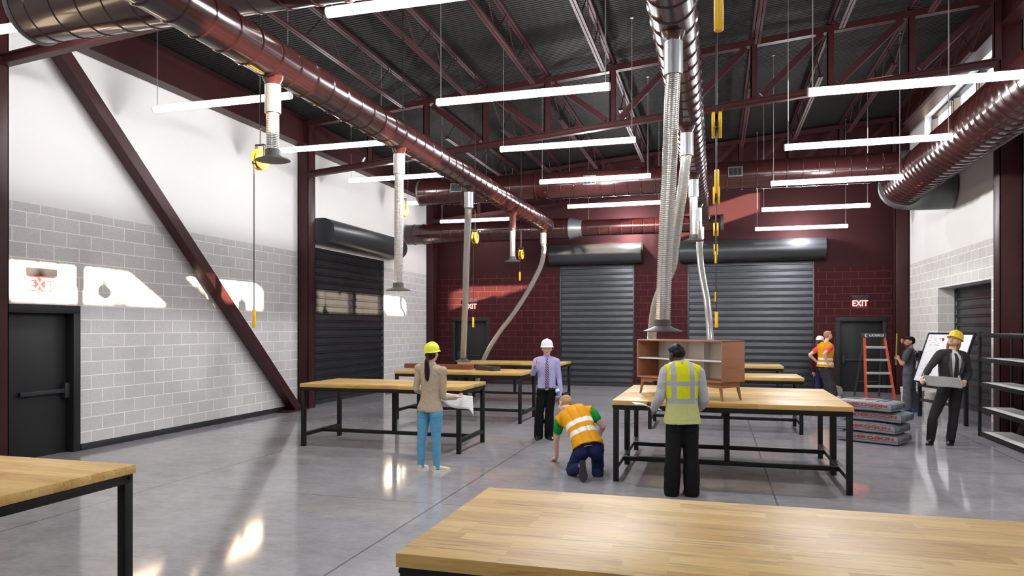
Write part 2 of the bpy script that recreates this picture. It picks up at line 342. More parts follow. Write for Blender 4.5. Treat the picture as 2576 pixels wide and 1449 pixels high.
# ------------------------------------------------------------------ structural steel
def column(x0, x1, y0, y1, top):
    m = MB(); f = .02
    m.bbox((x0, y0, 0), (x1, y0+f, top), .003); m.bbox((x0, y1-f, 0), (x1, y1, top), .003); m.bbox(((x0+x1)/2-.012, y0+f, 0), ((x0+x1)/2+.012, y1-f, top), .002)
    m.bbox((x0, y0, 0), (x0+.02, y1, top), .002); m.bbox((x1-.02, y0, 0), (x1, y1, top), .002)
    return struct(m, 'column', M_steel)
YT = [7.05, 14.2, 21.65]
for y in (7.0, 14.22, 21.72): column(XL, -8.87, y-(.0 if y > 10 else .15), y+(.29 if y > 10 else .12), zr(-9.0)-.02)
for y in (7.0, 14.22, 21.72): column(4.75, XR-.02, y, y+.29, zr(4.9)-.02)
bays = [(-8, 6.85), (7.12, 14.22), (14.51, 21.72)]
for a, b in bays:
    for x, zt, dz, w_ in ((-9.0, zr(-9.0)-.03, .60, .26), (4.88, zr(4.88)-.03, .60, .26)):
        m = MB(); m.box((x-w_/2, a, zt-dz), (x+w_/2, b, zt-dz+.022)); m.box((x-w_/2, a, zt-.022), (x+w_/2, b, zt)); m.box((x-.008, a, zt-dz+.02), (x+.008, b, zt-.02))
        struct(m, 'beam', M_steel)
brl = thing('diagonal_brace', 'maroon diagonal steel brace in front of the white left wall', 'brace', (-8.97, 13.75, 0))
MB().bar((0, .12, .02), (0, -5.90, 5.86), .2, .2, (1, 0, 0)).build('brace_tube', M_steel, brl, .006)
MB().bbox((-.14, -.35, 0), (.14, .42, .03), .003).build('base_plate', M_steel, brl)
brr = thing('diagonal_brace', 'maroon diagonal brace against the right wall behind the black shelving', 'brace', (4.985, 13.75, 0))
MB().bar((0, .12, .02), (0, -6.3, 6.85), .17, .17, (1, 0, 0)).build('brace_tube', M_steel, brr, .006)
MB().bbox((-.11, -.3, 0), (.11, .4, .03), .003).build('base_plate', M_steel, brr)
XV = [-7.31+1.3345*i for i in range(10)]
TL_ = ['maroon roof truss nearest the camera, its lower chord above the dark door', 'maroon roof truss across the middle of the hall between the tall columns', 'maroon roof truss close against the maroon back wall']
for k, y in enumerate(YT):
    t = thing('roof_truss', TL_[k], 'roof truss', (0, y, 0), 0, 'roof trusses')
    zt = lambda x: zr(x)-.155
    tc = MB(); tc.bar((-8.86, -.035, zt(-8.86)), (4.74, -.035, zt(4.74)), .06, .11); tc.bar((-8.86, .035, zt(-8.86)), (4.74, .035, zt(4.74)), .06, .11); tc.bar((-8.86, 0, zt(-8.86)+.05), (4.74, 0, zt(4.74)+.05), .16, .014)
    tc.build('top_chord', M_steel, t)
    bc = MB(); bc.bar((-8.86, 0, zc(-8.86)+.06), (4.72, 0, zc(4.72)+.06), .03, .11); bc.bar((-8.86, 0, zc(-8.86)+.115), (4.72, 0, zc(4.72)+.115), .17, .016); bc.bar((-8.86, 0, zc(-8.86)+.008), (4.72, 0, zc(4.72)+.008), .12, .014)
    bc.build('bottom_chord', M_steel, t)
    for x in XV:
        m = MB(); m.bar((x, -.03, zc(x)+.1), (x, -.03, zt(x)-.04), .12, .02, (0, 1, 0)); m.bar((x, .03, zc(x)+.1), (x, .03, zt(x)-.04), .12, .02, (0, 1, 0)); m.bar((x-.05, 0, zc(x)+.1), (x-.05, 0, zt(x)-.04), .02, .08, (0, 1, 0))
        m.build('vertical', M_steel, t)
    dg_ = [((-8.65, zt(-8.65)-.1), (XV[0]-.16, zc(XV[0])+.18))]+[((XV[i]+.14, zt(XV[i])-.08), (XV[i+1]-.14, zc(XV[i+1])+.17)) for i in range(4)]
    dg_ += [((XV[i]+.14, zc(XV[i])+.18), (XV[i+1]-.14, zt(XV[i+1])-.07)) for i in range(4, 9)]
    for (xa, za), (xb, zb) in dg_:
        m = MB(); m.bar((xa, -.02, za), (xb, -.02, zb), .03, .11, (0, 0, 1)); m.bar((xa, .02, za), (xb, .02, zb), .03, .11, (0, 0, 1)); m.build('diagonal', M_steel, t)
ORD = ['first', 'second', 'third', 'fourth', 'fifth', 'sixth', 'seventh', 'eighth', 'ninth', 'tenth']
for bay, (ya, yb) in enumerate(((7.05, 14.2), (14.2, 21.65))):
    for i, x in enumerate(XV):
        t = thing('bar_joist', 'maroon bar joist under the deck, %s from the left wall, %s the middle truss' % (ORD[i], 'before' if bay == 0 else 'beyond'), 'bar joist', (x, (ya+yb)/2, 0), 0, 'bar joists under the roof deck')
        L = (yb-ya)/2-.06; z1 = zr(x)-.045; z0 = z1-.55
        m = MB()
        for dx in (-.028, .028): m.bar((dx, -L, z1), (dx, L, z1), .042, .06)
        m.build('top_chord', M_joist, t)
        m = MB(); lb = L-1.15
        for dx in (-.026, .026): m.bar((dx, -lb, z0), (dx, lb, z0), .04, .05)
        m.build('bottom_chord', M_joist, t)
        m = MB(); n = 4; st = 2*lb/n
        m.path([(0, -L+.1, z1), (0, -lb+.03, z0)], .012, 6); m.path([(0, L-.1, z1), (0, lb-.03, z0)], .012, 6)
        for k in range(n):
            y0 = -lb+k*st; m.path([(0, y0+.03, z0), (0, y0+st/2, z1)], .010, 6); m.path([(0, y0+st/2, z1), (0, y0+st-.03, z0)], .010, 6)
            m.path([(0, y0+st/2, z1), (0, y0+st/2+.001, z1-.01)], .010, 6)
        m.build('web', M_joist, t)
# ------------------------------------------------------------------ ducts
def seamed(L, r, pitch=.313, h=.011, hw=.02, off=.15):
    p = [(0, r)]; t = off
    while t < L-.08: p += [(t-hw, r), (t-hw*.45, r+h), (t+hw*.45, r+h), (t+hw, r)]; t += pitch
    return p+[(L, r)]
def hide_tris(m): m.sm = [s and len(f) == 4 for s, f in zip(m.sm, m.f)]; return m
BRY = [6.46, 9.55, 12.6, 15.6, 18.6]
LS = .93                                             # the left duct run is a little slimmer and nearer than the middle one
for x, lb in ((-4.45, 'maroon spiral duct on the left with five hose branches, running towards the back'), (-.36, 'maroon spiral duct in the middle with five hose branches, beside the yellow handles')):
    k = LS if x < -4 else 1.0; x *= k; zd = 1.85+2.8*k
    t = thing('spiral_duct', lb, 'duct', (x, 0, zd))
    hide_tris(MB().prof((0, -3, 0), (0, 1, 0), seamed(18.95*k+3, .206*k), 40)).build('duct_run', M_duct, t)
    hide_tris(MB().prof((0, 18.93*k, 0), (0, 1, 0), [(0, .212*k), (.035, .212*k)], 40)).build('end_cap', M_duct, t)
    for y in BRY:
        zl = 1.85+k*((2.215 if (x < -4 and y == 15.6) else 2.51))
        m = MB().prof((0, y*k, -.12), (0, 0, -1), [(0, .12*k), (.09*k, .10*k), (.13*k, .078*k), (zd-.12-zl+.02, .078*k)], 24); hide_tris(m).build('branch', M_duct, t)
def xduct(name, lb, y, z, r, x0, x1, segs):
    t = thing(name, lb, 'duct', (0, y, z)); hide_tris(MB().prof((x0, 0, 0), (1, 0, 0), seamed(x1-x0, r, off=.22), 44)).build('duct_run', M_duct, t)
    for nm, mat, a, pf in segs: hide_tris(MB().prof((a, 0, 0), (1, 0, 0), pf, 44)).build(nm, mat, t)
    return t
xduct('spiral_duct', 'large dark maroon duct crossing the top left corner above the smaller duct', 5.92, 5.26, .352, -7.0, 3.3, [('end_ring', M_dgrey, -7.03, [(0, .358), (.03, .375), (.06, .36)])])
u1 = xduct('spiral_duct', 'large dark maroon duct crossing high below the roof, with vent grilles on it', 16.7, 5.244, .316, -7.18, 3.735, [('end_ring', M_dgrey, -7.20, [(0, .317), (.03, .329), (.05, .316)]), ('grey_collar', M_dgrey, 3.71, [(0, .322), (.38, .322)])])
for x in (-6.10, -2.81, .42):
    g = MB(); zz = .02
    g.bbox((x-.155, -.36, zz-.11), (x+.155, -.27, zz+.11), .004); o = g.build('vent_grille', M_dgrey, u1)
    g = MB()
    for k in range(3): g.box((x-.135+.093*k, -.372, zz-.08), (x-.058+.093*k, -.36, zz+.08))
    g.build('grille_slots', M_black, o)
xduct('spiral_duct', 'maroon duct along the back wall above the roller shutters, narrowing after a grey reducer', 20.2, 4.69, .305, -9.1, -4.04, [('grey_reducer', M_grey, -4.05, [(0, .312), (.05, .312), (.33, .236), (.38, .236)]), ('narrow_run', M_duct, -3.69, seamed(3.86, .228, off=.2)), ('end_ring', M_dgrey, .13, [(0, .236), (.08, .236)])])
t = thing('spiral_duct', 'largest ribbed maroon duct running along the right wall under the clerestory windows', 'duct', (3.95, 0, 4.97))
hide_tris(MB().prof((0, -3, 0), (0, 1, 0), seamed(20.45, .415, .245, .02, .028), 56)).build('duct_run', M_duct, t)
m = MB(); rr = []
for k in range(9):                                   # grey elbow turning the duct into the right wall
    th = PI/2*k/8; c = V((.62-.62*math.cos(th), 17.4+.62*math.sin(th), 0)); d = V((math.cos(th), -math.sin(th), 0))
    rr.append([c-d*(math.cos(2*PI*j/40)*.47)+V((0, 0, 1))*(math.sin(2*PI*j/40)*.47) for j in range(40)])
rr.append([p+V((.5, 0, 0)) for p in rr[-1]]); m.rings(rr); hide_tris(m).build('grey_elbow', M_dgrey, t)
# ------------------------------------------------------------------ hoses, reels
def hose(lb, x, y, pts, sleeve=True, nozzle=True, tilt=0.0):
    k0 = LS if x < -4 else 1.0; cp = V((0, 0, 1.85)); n_ = len(pts); fix = len(pts) > 4 and x < -4
    pts = [cp+(V(p)-cp)*(k0+((1-k0)*(1-(1-i/(n_-1))**2) if fix else 0)) for i, p in enumerate(pts)]
    t = thing('exhaust_hose', lb, 'hose', pts[-1]); o = V(t.location); P = [V(p)-o for p in pts]
    if sleeve: hide_tris(MB().prof(V((x*k0, y*k0, 1.85+2.525*k0))-o, (0, 0, -1), [(0, .083*k0), (.29*k0, .083*k0), (.29*k0, .066*k0)], 28)).build('sleeve', M_grey, t)
    # resample a Catmull-Rom curve at rib spacing
    C = []; Q = [P[0]*2-P[1]]+P+[P[-1]*2-P[-2]]
    for i in range(1, len(Q)-2):
        for k in range(24):
            s = k/24; a, b, c, d = Q[i-1:i+3]
            C.append(.5*((2*b)+(c-a)*s+(2*a-5*b+4*c-d)*s*s+(3*b-a-3*c+d)*s**3))
    C.append(P[-1]); D = [0]
    for i in range(1, len(C)): D.append(D[-1]+(C[i]-C[i-1]).length)
    n = max(4, int(D[-1]/.0165)); pp = []; rd = []; j = 0
    for k in range(4*n+1):
        s = D[-1]*(k//4+(0, .5, .66, .84)[k % 4])/n
        s = min(s, D[-1])
        while j < len(D)-2 and D[j+1] < s: j += 1
        f = (s-D[j])/max(1e-6, D[j+1]-D[j]); pp.append(C[j].lerp(C[j+1], f)); rd.append((.066, .066, .0555, .0555)[k % 4]*k0)
    MB().path(pp, rd, 22).build('flexible_tube', M_hose, t)
    if nozzle:
        a = ((pp[-1]-pp[-6]).normalized()*.25+V((0, 0, -1))).normalized(); e = pp[-1]; b = hide_tris(MB().prof(e, a, [(-.035, .073), (.025, .073)], 28)); b.build('collar', M_nozz, t)
        u = V((1, 0, 0)); u = (u-a*u.dot(a)).normalized(); w_ = a.cross(u); rr = []
        for tt, r, ry in ((.015, .066, .066), (.03, .085, .08), (.062, .17, .15), (.07, .17, .15)):
            rr.append([e+a*tt+u*(r*math.cos(2*PI*q/36))+w_*(ry*math.sin(2*PI*q/36)) for q in range(36)])
        m = MB().rings(rr); hide_tris(m).build('nozzle_hood', M_nozz, t)
    return t
hose('short silver exhaust hose with its hood hanging in front of a yellow reel', -4.45, 6.46, [(-4.45, 6.46, 4.10), (-4.45, 6.46, 3.9), (-4.447, 6.46, 3.665)])
hose('long straight silver exhaust hose hanging in front of the black shutter in the left wall', -4.45, 9.55, [(-4.45, 9.55, 4.10), (-4.455, 9.55, 3.4), (-4.465, 9.55, 2.46)])
hose('long silver exhaust hose whose hood rests on the reddish plank on a workbench', -4.45, 12.6, [(-4.459, 12.6, 4.1), (-4.474, 12.62, 3.815), (-4.624, 12.95, 3.1), (-4.765, 13.3, 2.504), (-4.953, 13.75, 1.842), (-5.118, 14.15, 1.20)])
hose('short silver exhaust hose without a grey sleeve, fourth along the left duct', -4.45, 15.6, [(-4.45, 15.6, 4.08), (-4.45, 15.6, 3.75), (-4.45, 15.6, 3.42)], sleeve=False)
hose('silver exhaust hose curving from the far end of the left duct to the floor', -4.45, 18.6, [(-4.45, 18.6, 4.1), (-4.435, 18.6, 3.911), (-4.499, 18.55, 3.513), (-4.74, 18.5, 3.002), (-5.014, 18.45, 2.538), (-5.299, 18.4, 2.112), (-5.569, 18.35, 1.764), (-5.874, 18.3, 1.281), (-6.061, 18.25, .862), (-6.168, 18.2, .434), (-6.163, 18.15, .12)])
hose('thickest looking long silver hose in the middle, its dented hood hanging above the wooden sideboard', -.36, 6.46, [(-.359, 6.46, 4.1), (-.373, 6.45, 3.834), (-.39, 6.45, 3.342), (-.412, 6.45, 2.884), (-.435, 6.45, 2.391), (-.444, 6.44, 2.072), (-.45, 6.44, 1.88)])
hose('long silver hose slanting behind the nearest middle hose and down behind the wooden sideboard', -.36, 9.55, [(-.362, 9.55, 4.1), (-.374, 9.55, 4.019), (-.403, 9.58, 3.762), (-.445, 9.62, 3.479), (-.488, 9.7, 3.198), (-.53, 9.8, 2.936), (-.572, 9.9, 2.667), (-.701, 10.0, 2.415), (-.8, 10.1, 2.161), (-.853, 10.2, 1.839), (-.868, 10.25, 1.686), (-.868, 10.25, 1.35)])
hose('short straight silver hose whose hood hangs in front of the wide shutter drum', -.36, 12.6, [(-.36, 12.6, 4.1), (-.36, 12.6, 3.8), (-.36, 12.6, 3.40)])
hose('long silver hose slanting right in front of the wide shutter, down behind the sideboard', -.36, 15.6, [(-.34, 15.6, 4.1), (-.331, 15.55, 3.809), (-.324, 15.4, 3.54), (-.288, 15.0, 3.09), (-.201, 14.6, 2.583), (-.14, 14.2, 2.202), (-.096, 13.8, 1.627), (-.071, 13.65, 1.10)])
hose('shortest silver hose at the far end of the middle duct', -.36, 18.6, [(-.36, 18.6, 4.1), (-.36, 18.6, 4.06), (-.36, 18.6, 3.98)])
def reel(lb, x, y, z, zp, grp):
    t = thing('cable_reel', lb, 'cable reel', (x, y, z), 0, grp); r = .113
    m = MB()
    for s in (-1, 1): hide_tris(m.prof((s*.0145, 0, 0), (s, 0, 0), [(0, r-.004), (.005, r), (.022, r), (.028, r-.008)], 40))
    m.build('reel_casing', M_yel, t)
    hide_tris(MB().prof((-.016, 0, 0), (1, 0, 0), [(0, .095), (.032, .095)], 32)).build('cable_drum', M_cord, t)
    b = MB(); b.bar((-.052, 0, .01), (-.052, 0, .165), .006, .04, (0, 1, 0)); b.bar((.052, 0, .01), (.052, 0, .165), .006, .04, (0, 1, 0)); b.box((-.055, -.02, .155), (.055, .02, .168)); b.cyl((-.058, 0, 0), (.058, 0, 0), .01, n=10)
    b.build('bracket', M_cord, t)
    MB().path([(0, 0, .165), (0, 0, zr(x)-z-.01)], .0075, 8).build('support_rod', M_cord, t)
    MB().path([(0, -r+.01, -.01), (0, -r, -.04), (0, -r, zp-z+.1)], .0055, 8).ell((0, -r-.004, -.055), (.02, .02, .02), n=12, m=8).build('pull_cable', M_cord, t)
    hide_tris(MB().prof((0, -r, zp-z+.1), (0, 0, -1), [(0, .008), (.0, .018), (.005, .02), (.195, .02), (.2, .018)], 20)).build('handle', M_yel, t)
for a in (('yellow cable reel just behind the hood of the nearest hose on the left', -4.6, 6.46, 3.61, 1.94), ('yellow cable reel half hidden behind the long straight left hose', -4.39, 9.55, 3.57, 2.45),
          ('yellow cable reel beside the hose to the reddish plank, handle before the back door', -4.325, 12.6, 3.52, 1.94), ('smallest looking yellow cable reel on the left, next to the short hose without sleeve', -4.25, 15.6, 3.50, 3.0)):
    reel(a[0], a[1]*1.05, a[2]*1.05, 1.85+(a[3]-1.85)*1.05, 1.85+(a[4]-1.85)*1.05, 'yellow cable reels in the left row')
for a in (('yellow cable reel above the picture whose thick yellow handle hangs at the top edge', .013, 3.3, 5.2, 3.225), ('largest fully seen yellow cable reel in the middle row, just below the truss', .01, 6.46, 3.615, 3.1),
          ('yellow cable reel edge on in the middle row, its handle hanging beside the sideboard', .01, 9.55, 3.55, 1.945), ('yellow cable reel seen edge on in front of the maroon duct end', .006, 12.6, 3.515, 3.03), ('lowest and farthest yellow cable reel seen edge on in front of the wide shutter drum', .004, 15.6, 3.49, 2.49)):
    reel(*a, 'yellow cable reels in the middle row')
# ------------------------------------------------------------------ tube lights
def tube_light(x0, x1, y, z, lb):
    L = x1-x0; t = thing('tube_light', lb, 'ceiling light', ((x0+x1)/2, y, z), 0, 'suspended tube lights')
    hide_tris(MB().prof((-L/2+.012, 0, 0), (1, 0, 0), [(0, .0525), (L-.024, .0525)], 20)).build('diffuser', M_tube, t)
    for s in (-1, 1): hide_tris(MB().prof((s*(L/2-.014), 0, 0), (s, 0, 0), [(0, .054), (.01, .054), (.014, .05)], 20)).build('end_cap', M_cap, t)
    ld_ = bpy.data.lights.new('tube_glow', 'POINT'); ld_.energy = LAMP*(.32 if x0 < -8 else 1.32 if x0 < 0 else .86)*(1 if y > 5 else .25); ld_.shadow_soft_size = .05; ld_.color = (1, .995, .995); lo_ = bpy.data.objects.new('tube_glow', ld_); COL.objects.link(lo_); lo_.parent = t; lo_.location = (0, 0, -.11)
    for s in (-1, 1):
        xx = s*(L/2-.06); zt = zr((x0+x1)/2+xx)-z
        MB().path([(xx, 0, .05), (xx, 0, zt)], .0055, 6).build('hanger_rod', M_wire, t)
        hide_tris(MB().prof((xx, 0, zt), (0, 0, -1), [(0, .03), (.012, .03)], 14)).build('ceiling_cap', M_wire, t)
rows = [('left row', -8.41, -5.97, [(6.42, 5.37), (9.12, 5.243), (12.15, 5.31), (15.24, 5.345), (18.5, 5.345), (21.1, 5.2)]),
        ('middle row', -3.77, -1.33, [(6.38, 5.02), (9.33, 5.011), (12.39, 5.087), (15.41, 5.085), (18.5, 5.04), (21.45, 5.03)]),
        ('right row', 1.08, 3.52, [(6.3, 4.74), (9.36, 4.722), (12.41, 4.79), (15.44, 4.786), (18.5, 4.735), (21.44, 4.648)])]
NTH = ['nearest to the camera', 'second from the camera', 'third from the camera', 'fourth from the camera', 'fifth from the camera', 'farthest, by the back wall']
for nm, x0, x1, l in rows:
    for k, (y, z) in enumerate(l): tube_light(x0, x1, y, z, 'white glowing tube light hung on two rods, %s, %s' % (nm, NTH[k]))
    for y in (3.3, .3, -2.7, -5.7): tube_light(x0, x1, y, 5.15, 'white tube light hung out of view behind the camera position, %s' % nm)
# ------------------------------------------------------------------ exit signs
def exit_sign(lb, M):                                # local: x along the wall, y up, z off the wall
    t = thing('exit_sign', lb, 'exit sign', M.translation)
    Mi = M.copy(); Mi.translation = (0, 0, 0)
    def add(mb, nm, mat): mb.v = [tuple(Mi @ V(v)) for v in mb.v]; return mb.build(nm, mat, t)
    add(MB().bbox((-.215, .13, 0), (.215, .235, .07), .004), 'housing', M_trim)
    add(MB().box((-.19, -.13, .032), (.19, .13, .038)), 'acrylic_panel', M_acr)
    text_mb('EXIT', .235, M_red, 'lettering', t, Mi @ Matrix.Translation((0, -.0, .042)), .003, .002, .86, 1.0)
X_, Y_, Z_ = V((1, 0, 0)), V((0, 1, 0)), V((0, 0, 1))
exit_sign('red glowing exit sign on the maroon back wall above the door by the ladder', frame((3.95, YB, 2.52), X_, Z_, -Y_))
exit_sign('red glowing exit sign above the back door, partly behind a silver hose', frame((-7.76, YB, 2.53), X_, Z_, -Y_))
exit_sign('exit sign in the sunlit patch on the block wall above the near black door', frame((XL, 7.80, 2.44), Y_, Z_, X_))
# ------------------------------------------------------------------ workbenches
def make_bench():
    t = thing('workbench', '', 'workbench', (0, 0, 0)); W, D = 2.655, 1.18; zt, zu, za, zs = .975, .92, .862, .21
    MB().bbox((-W/2, -D/2, zu), (W/2, D/2, zt), .003).build('top', M_bench, t)
    m = MB(); b = .058
    for y in (-D/2+.012, D/2-b-.012): m.bbox((-W/2+.012, y, za), (W/2-.012, y+b, zu), .002)
    for x in (-W/2+.012, W/2-b-.012): m.bbox((x, -D/2+.07, za), (x+b, D/2-.07, zu), .002)
    m.bbox((-W/2+.07, -b/2, za), (W/2-.07, b/2, zu), .002); m.build('apron_frame', M_black, t)
    for sx in (-1, 1):
        for sy in (-1, 1):
            x, y = sx*(W/2-.043), sy*(D/2-.043); MB().bbox((x-.031, y-.031, 0), (x+.031, y+.031, za), .002).build('leg', M_black, t)
            MB().cyl((sx*(W/2-.012), y, .895), (sx*(W/2+.002), y, .895), .012, n=10).build('bolt', M_black, t)
        MB().bbox((sx*(W/2-.043)-.028, -D/2+.07, zs-.055), (sx*(W/2-.043)+.028, D/2-.07, zs), .002).build('end_stretcher', M_black, t)
    MB().bbox((-W/2+.07, -.028, zs-.055), (W/2-.07, .028, zs), .002).build('long_stretcher', M_black, t)
    MB().bbox((-.031, -.031, zs), (.031, .031, za), .002).build('middle_post', M_black, t)
    return t
BX = [('wood topped workbench in the foreground at the bottom edge, nearest the camera', .135, 3.115), ('wood topped workbench cut off at the lower left, in front of the black door', -4.885, 3.115),
      ('wood topped workbench the woman in the yellow hard hat stands at', -4.885, 10.31), ('wood topped workbench with the reddish plank and the dark timber on it', -4.885, 13.68), ('farthest workbench on the left, in front of the narrow shutter', -4.885, 17.33),
      ('workbench under the front of the sideboard, where the person in the lime vest stands', .135, 9.11), ('workbench pushed up behind the one with the sideboard', .135, 10.29), ('workbench seen just behind the right end of the sideboard benches', .135, 13.68), ('farthest workbench on the right, in front of the wide shutter', .135, 17.48)]
b0 = make_bench()
for i, (lb, x, y) in enumerate(BX):
    o = b0 if i == 0 else copy_tree(b0); o.location = (x, y, 0); tag(o, lb, None, 'workbenches')
# ------------------------------------------------------------------ sideboard on the benches
M_lacq = flat('white_lacquer', (226, 222, 220), .35, nz=.02)
cx = V((.763, -.646, 0)); rz = math.atan2(cx.y, cx.x)
sb = thing('sideboard', 'mid century wooden sideboard with open white compartments standing on the workbench', 'sideboard', (-.335, 9.24, .975), rz)
W, D, z0, z1, th = 1.42, .40, .215, .715, .02
m = MB(); m.bbox((-W/2, -D/2, z0), (-W/2+th, D/2, z1), .003); m.bbox((W/2-th, -D/2, z0), (W/2, D/2, z1), .003); m.bbox((-W/2, -D/2, z1-th), (W/2, D/2, z1), .003); m.bbox((-W/2, -D/2, z0), (W/2, D/2, z0+th), .003)
m.build('carcass', M_walnut, sb)
MB().box((-W/2+th, D/2-.014, z0+th), (W/2-th, D/2-.004, z1-th)).build('back_panel', M_lacq, sb)
MB().bbox((-W/2+th, -D/2+.012, .462), (W/2-th, D/2-.014, .478), .002).build('shelf', M_lacq, sb)
for x in (-.19, .18): MB().box((x-.009, .08, z0+th), (x+.009, D/2-.014, z1-th)).build('divider', M_lacq, sb)
m = MB(); m.ipoly([(-W/2+.05, z0), (W/2-.05, z0), (W/2-.05, z0-.06), (W/2-.22, z0-.06), (W/2-.27, z0-.035), (-W/2+.27, z0-.035), (-W/2+.22, z0-.06), (-W/2+.05, z0-.06)], lambda x, z: (x, -D/2+.03, z), lambda x, z: (x, -D/2+.055, z))
m.ipoly([(-W/2+.05, z0), (W/2-.05, z0), (W/2-.05, z0-.06), (-W/2+.05, z0-.06)], lambda x, z: (x, D/2-.055, z), lambda x, z: (x, D/2-.03, z))
for s in (-1, 1): m.box((s*(W/2-.06)-.012, -D/2+.05, z0-.06), (s*(W/2-.06)+.012, D/2-.05, z0))
m.build('base_frame', M_walnut, sb)
for sx in (-1, 1):
    for sy in (-1, 1): MB().path([(sx*(W/2-.075), sy*(D/2-.05), z0-.01), (sx*(W/2-.03), sy*(D/2-.035), 0)], [.024, .013], 12).build('leg', M_walnut, sb)
# ------------------------------------------------------------------ timber on the workbench
def plank(name, lb, c, rz, L, W, Hh, mat):
    bm = bmesh.new(); bmesh.ops.create_grid(bm, x_segments=24, y_segments=4, size=.5); ret = bmesh.ops.extrude_face_region(bm, geom=bm.faces[:])
    for e in ret['geom']:
        if isinstance(e, bmesh.types.BMVert): e.co.z += 1
    for v in bm.verts: v.co = V((v.co.x*L, v.co.y*W, v.co.z*Hh)); v.co += V((0, noise.noise(v.co*7)*.008, noise.noise(v.co*5+V((3, 1, 2)))*.006 if v.co.z > .01 else 0))
    o = MB().frombm(bm).build(name, mat, None, .003); o.location = c; o.rotation_euler = (0, 0, rz); return tag(o, lb, 'timber')
plank('wood_plank', 'long reddish brown plank lying on the left workbench under the hose hood', (-5.62, 14.02, .976), -.10, 1.55, .2, .095, M_redwood)
plank('timber_offcut', 'dark weathered timber block lying askew on the left workbench', (-4.44, 13.72, .976), -.62, .62, .17, .085, M_oldwood)
# ------------------------------------------------------------------ step ladder
M_fib = flat('orange_fibreglass', (196, 74, 48), .45, nz=.12); M_alu = flat('aluminium', (198, 198, 198), .35, metal=.5, nz=.06); M_char = flat('charcoal_plastic', (60, 60, 64), .5)
ld = thing('step_ladder', 'orange step ladder with silver treads and dark top cap by the back door', 'ladder', (4.05, 20.05, 0), math.radians(8))
def rail(s, z, fr=True): return V((s*(.345-.105*z/1.68), .45*z/1.68 if fr else 1.0-.5*z/1.68, z))
for s in (-1, 1):
    MB().bar(rail(s, 0), rail(s, 1.63), .05, .075, (0, 1, 0)).build('front_rail', M_fib, ld, .004)
    MB().bar(rail(s*.9, 0, False), rail(s*.9, 1.6, False), .035, .05, (0, 1, 0)).build('rear_leg', M_char, ld, .003)
for z in (.33, .665, 1.0, 1.325):
    a = rail(1, z); MB().bbox((-a.x+.01, a.y-.045, z-.03), (a.x-.01, a.y+.04, z+.03), .004).build('tread', M_alu, ld)
MB().bar(rail(-.9, .4, False), rail(.9, .4, False), .03, .03).build('rear_bar', M_char, ld)
cap = MB().bbox((-.275, .36, 1.575), (.275, .62, 1.69), .012).build('top_cap', M_char, ld)
M_wprint = flat('white_print', (222, 222, 222), .5); M_kprint = flat('black_print', (42, 42, 44), .6); M_rprint = flat('red_print', (150, 24, 30), .55)
text_mb('LUCASVILLE', .078, M_wprint, 'cap_lettering', cap, frame((.03, .357, 1.632), X_, Z_, -Y_), .001, .0022, .86)
m = MB(); mo = [(.045*math.cos(a), .045*math.sin(a)) for a in [math.radians(60+24*k) for k in range(11)]]+[(.018+.036*math.cos(a), .036*math.sin(a)) for a in [math.radians(290-22*k) for k in range(10)]]
m.ipoly(mo, lambda x, z: (x-.215, .357, z+1.632), lambda x, z: (x-.215, .355, z+1.632)); m.build('cap_emblem', M_wprint, cap)
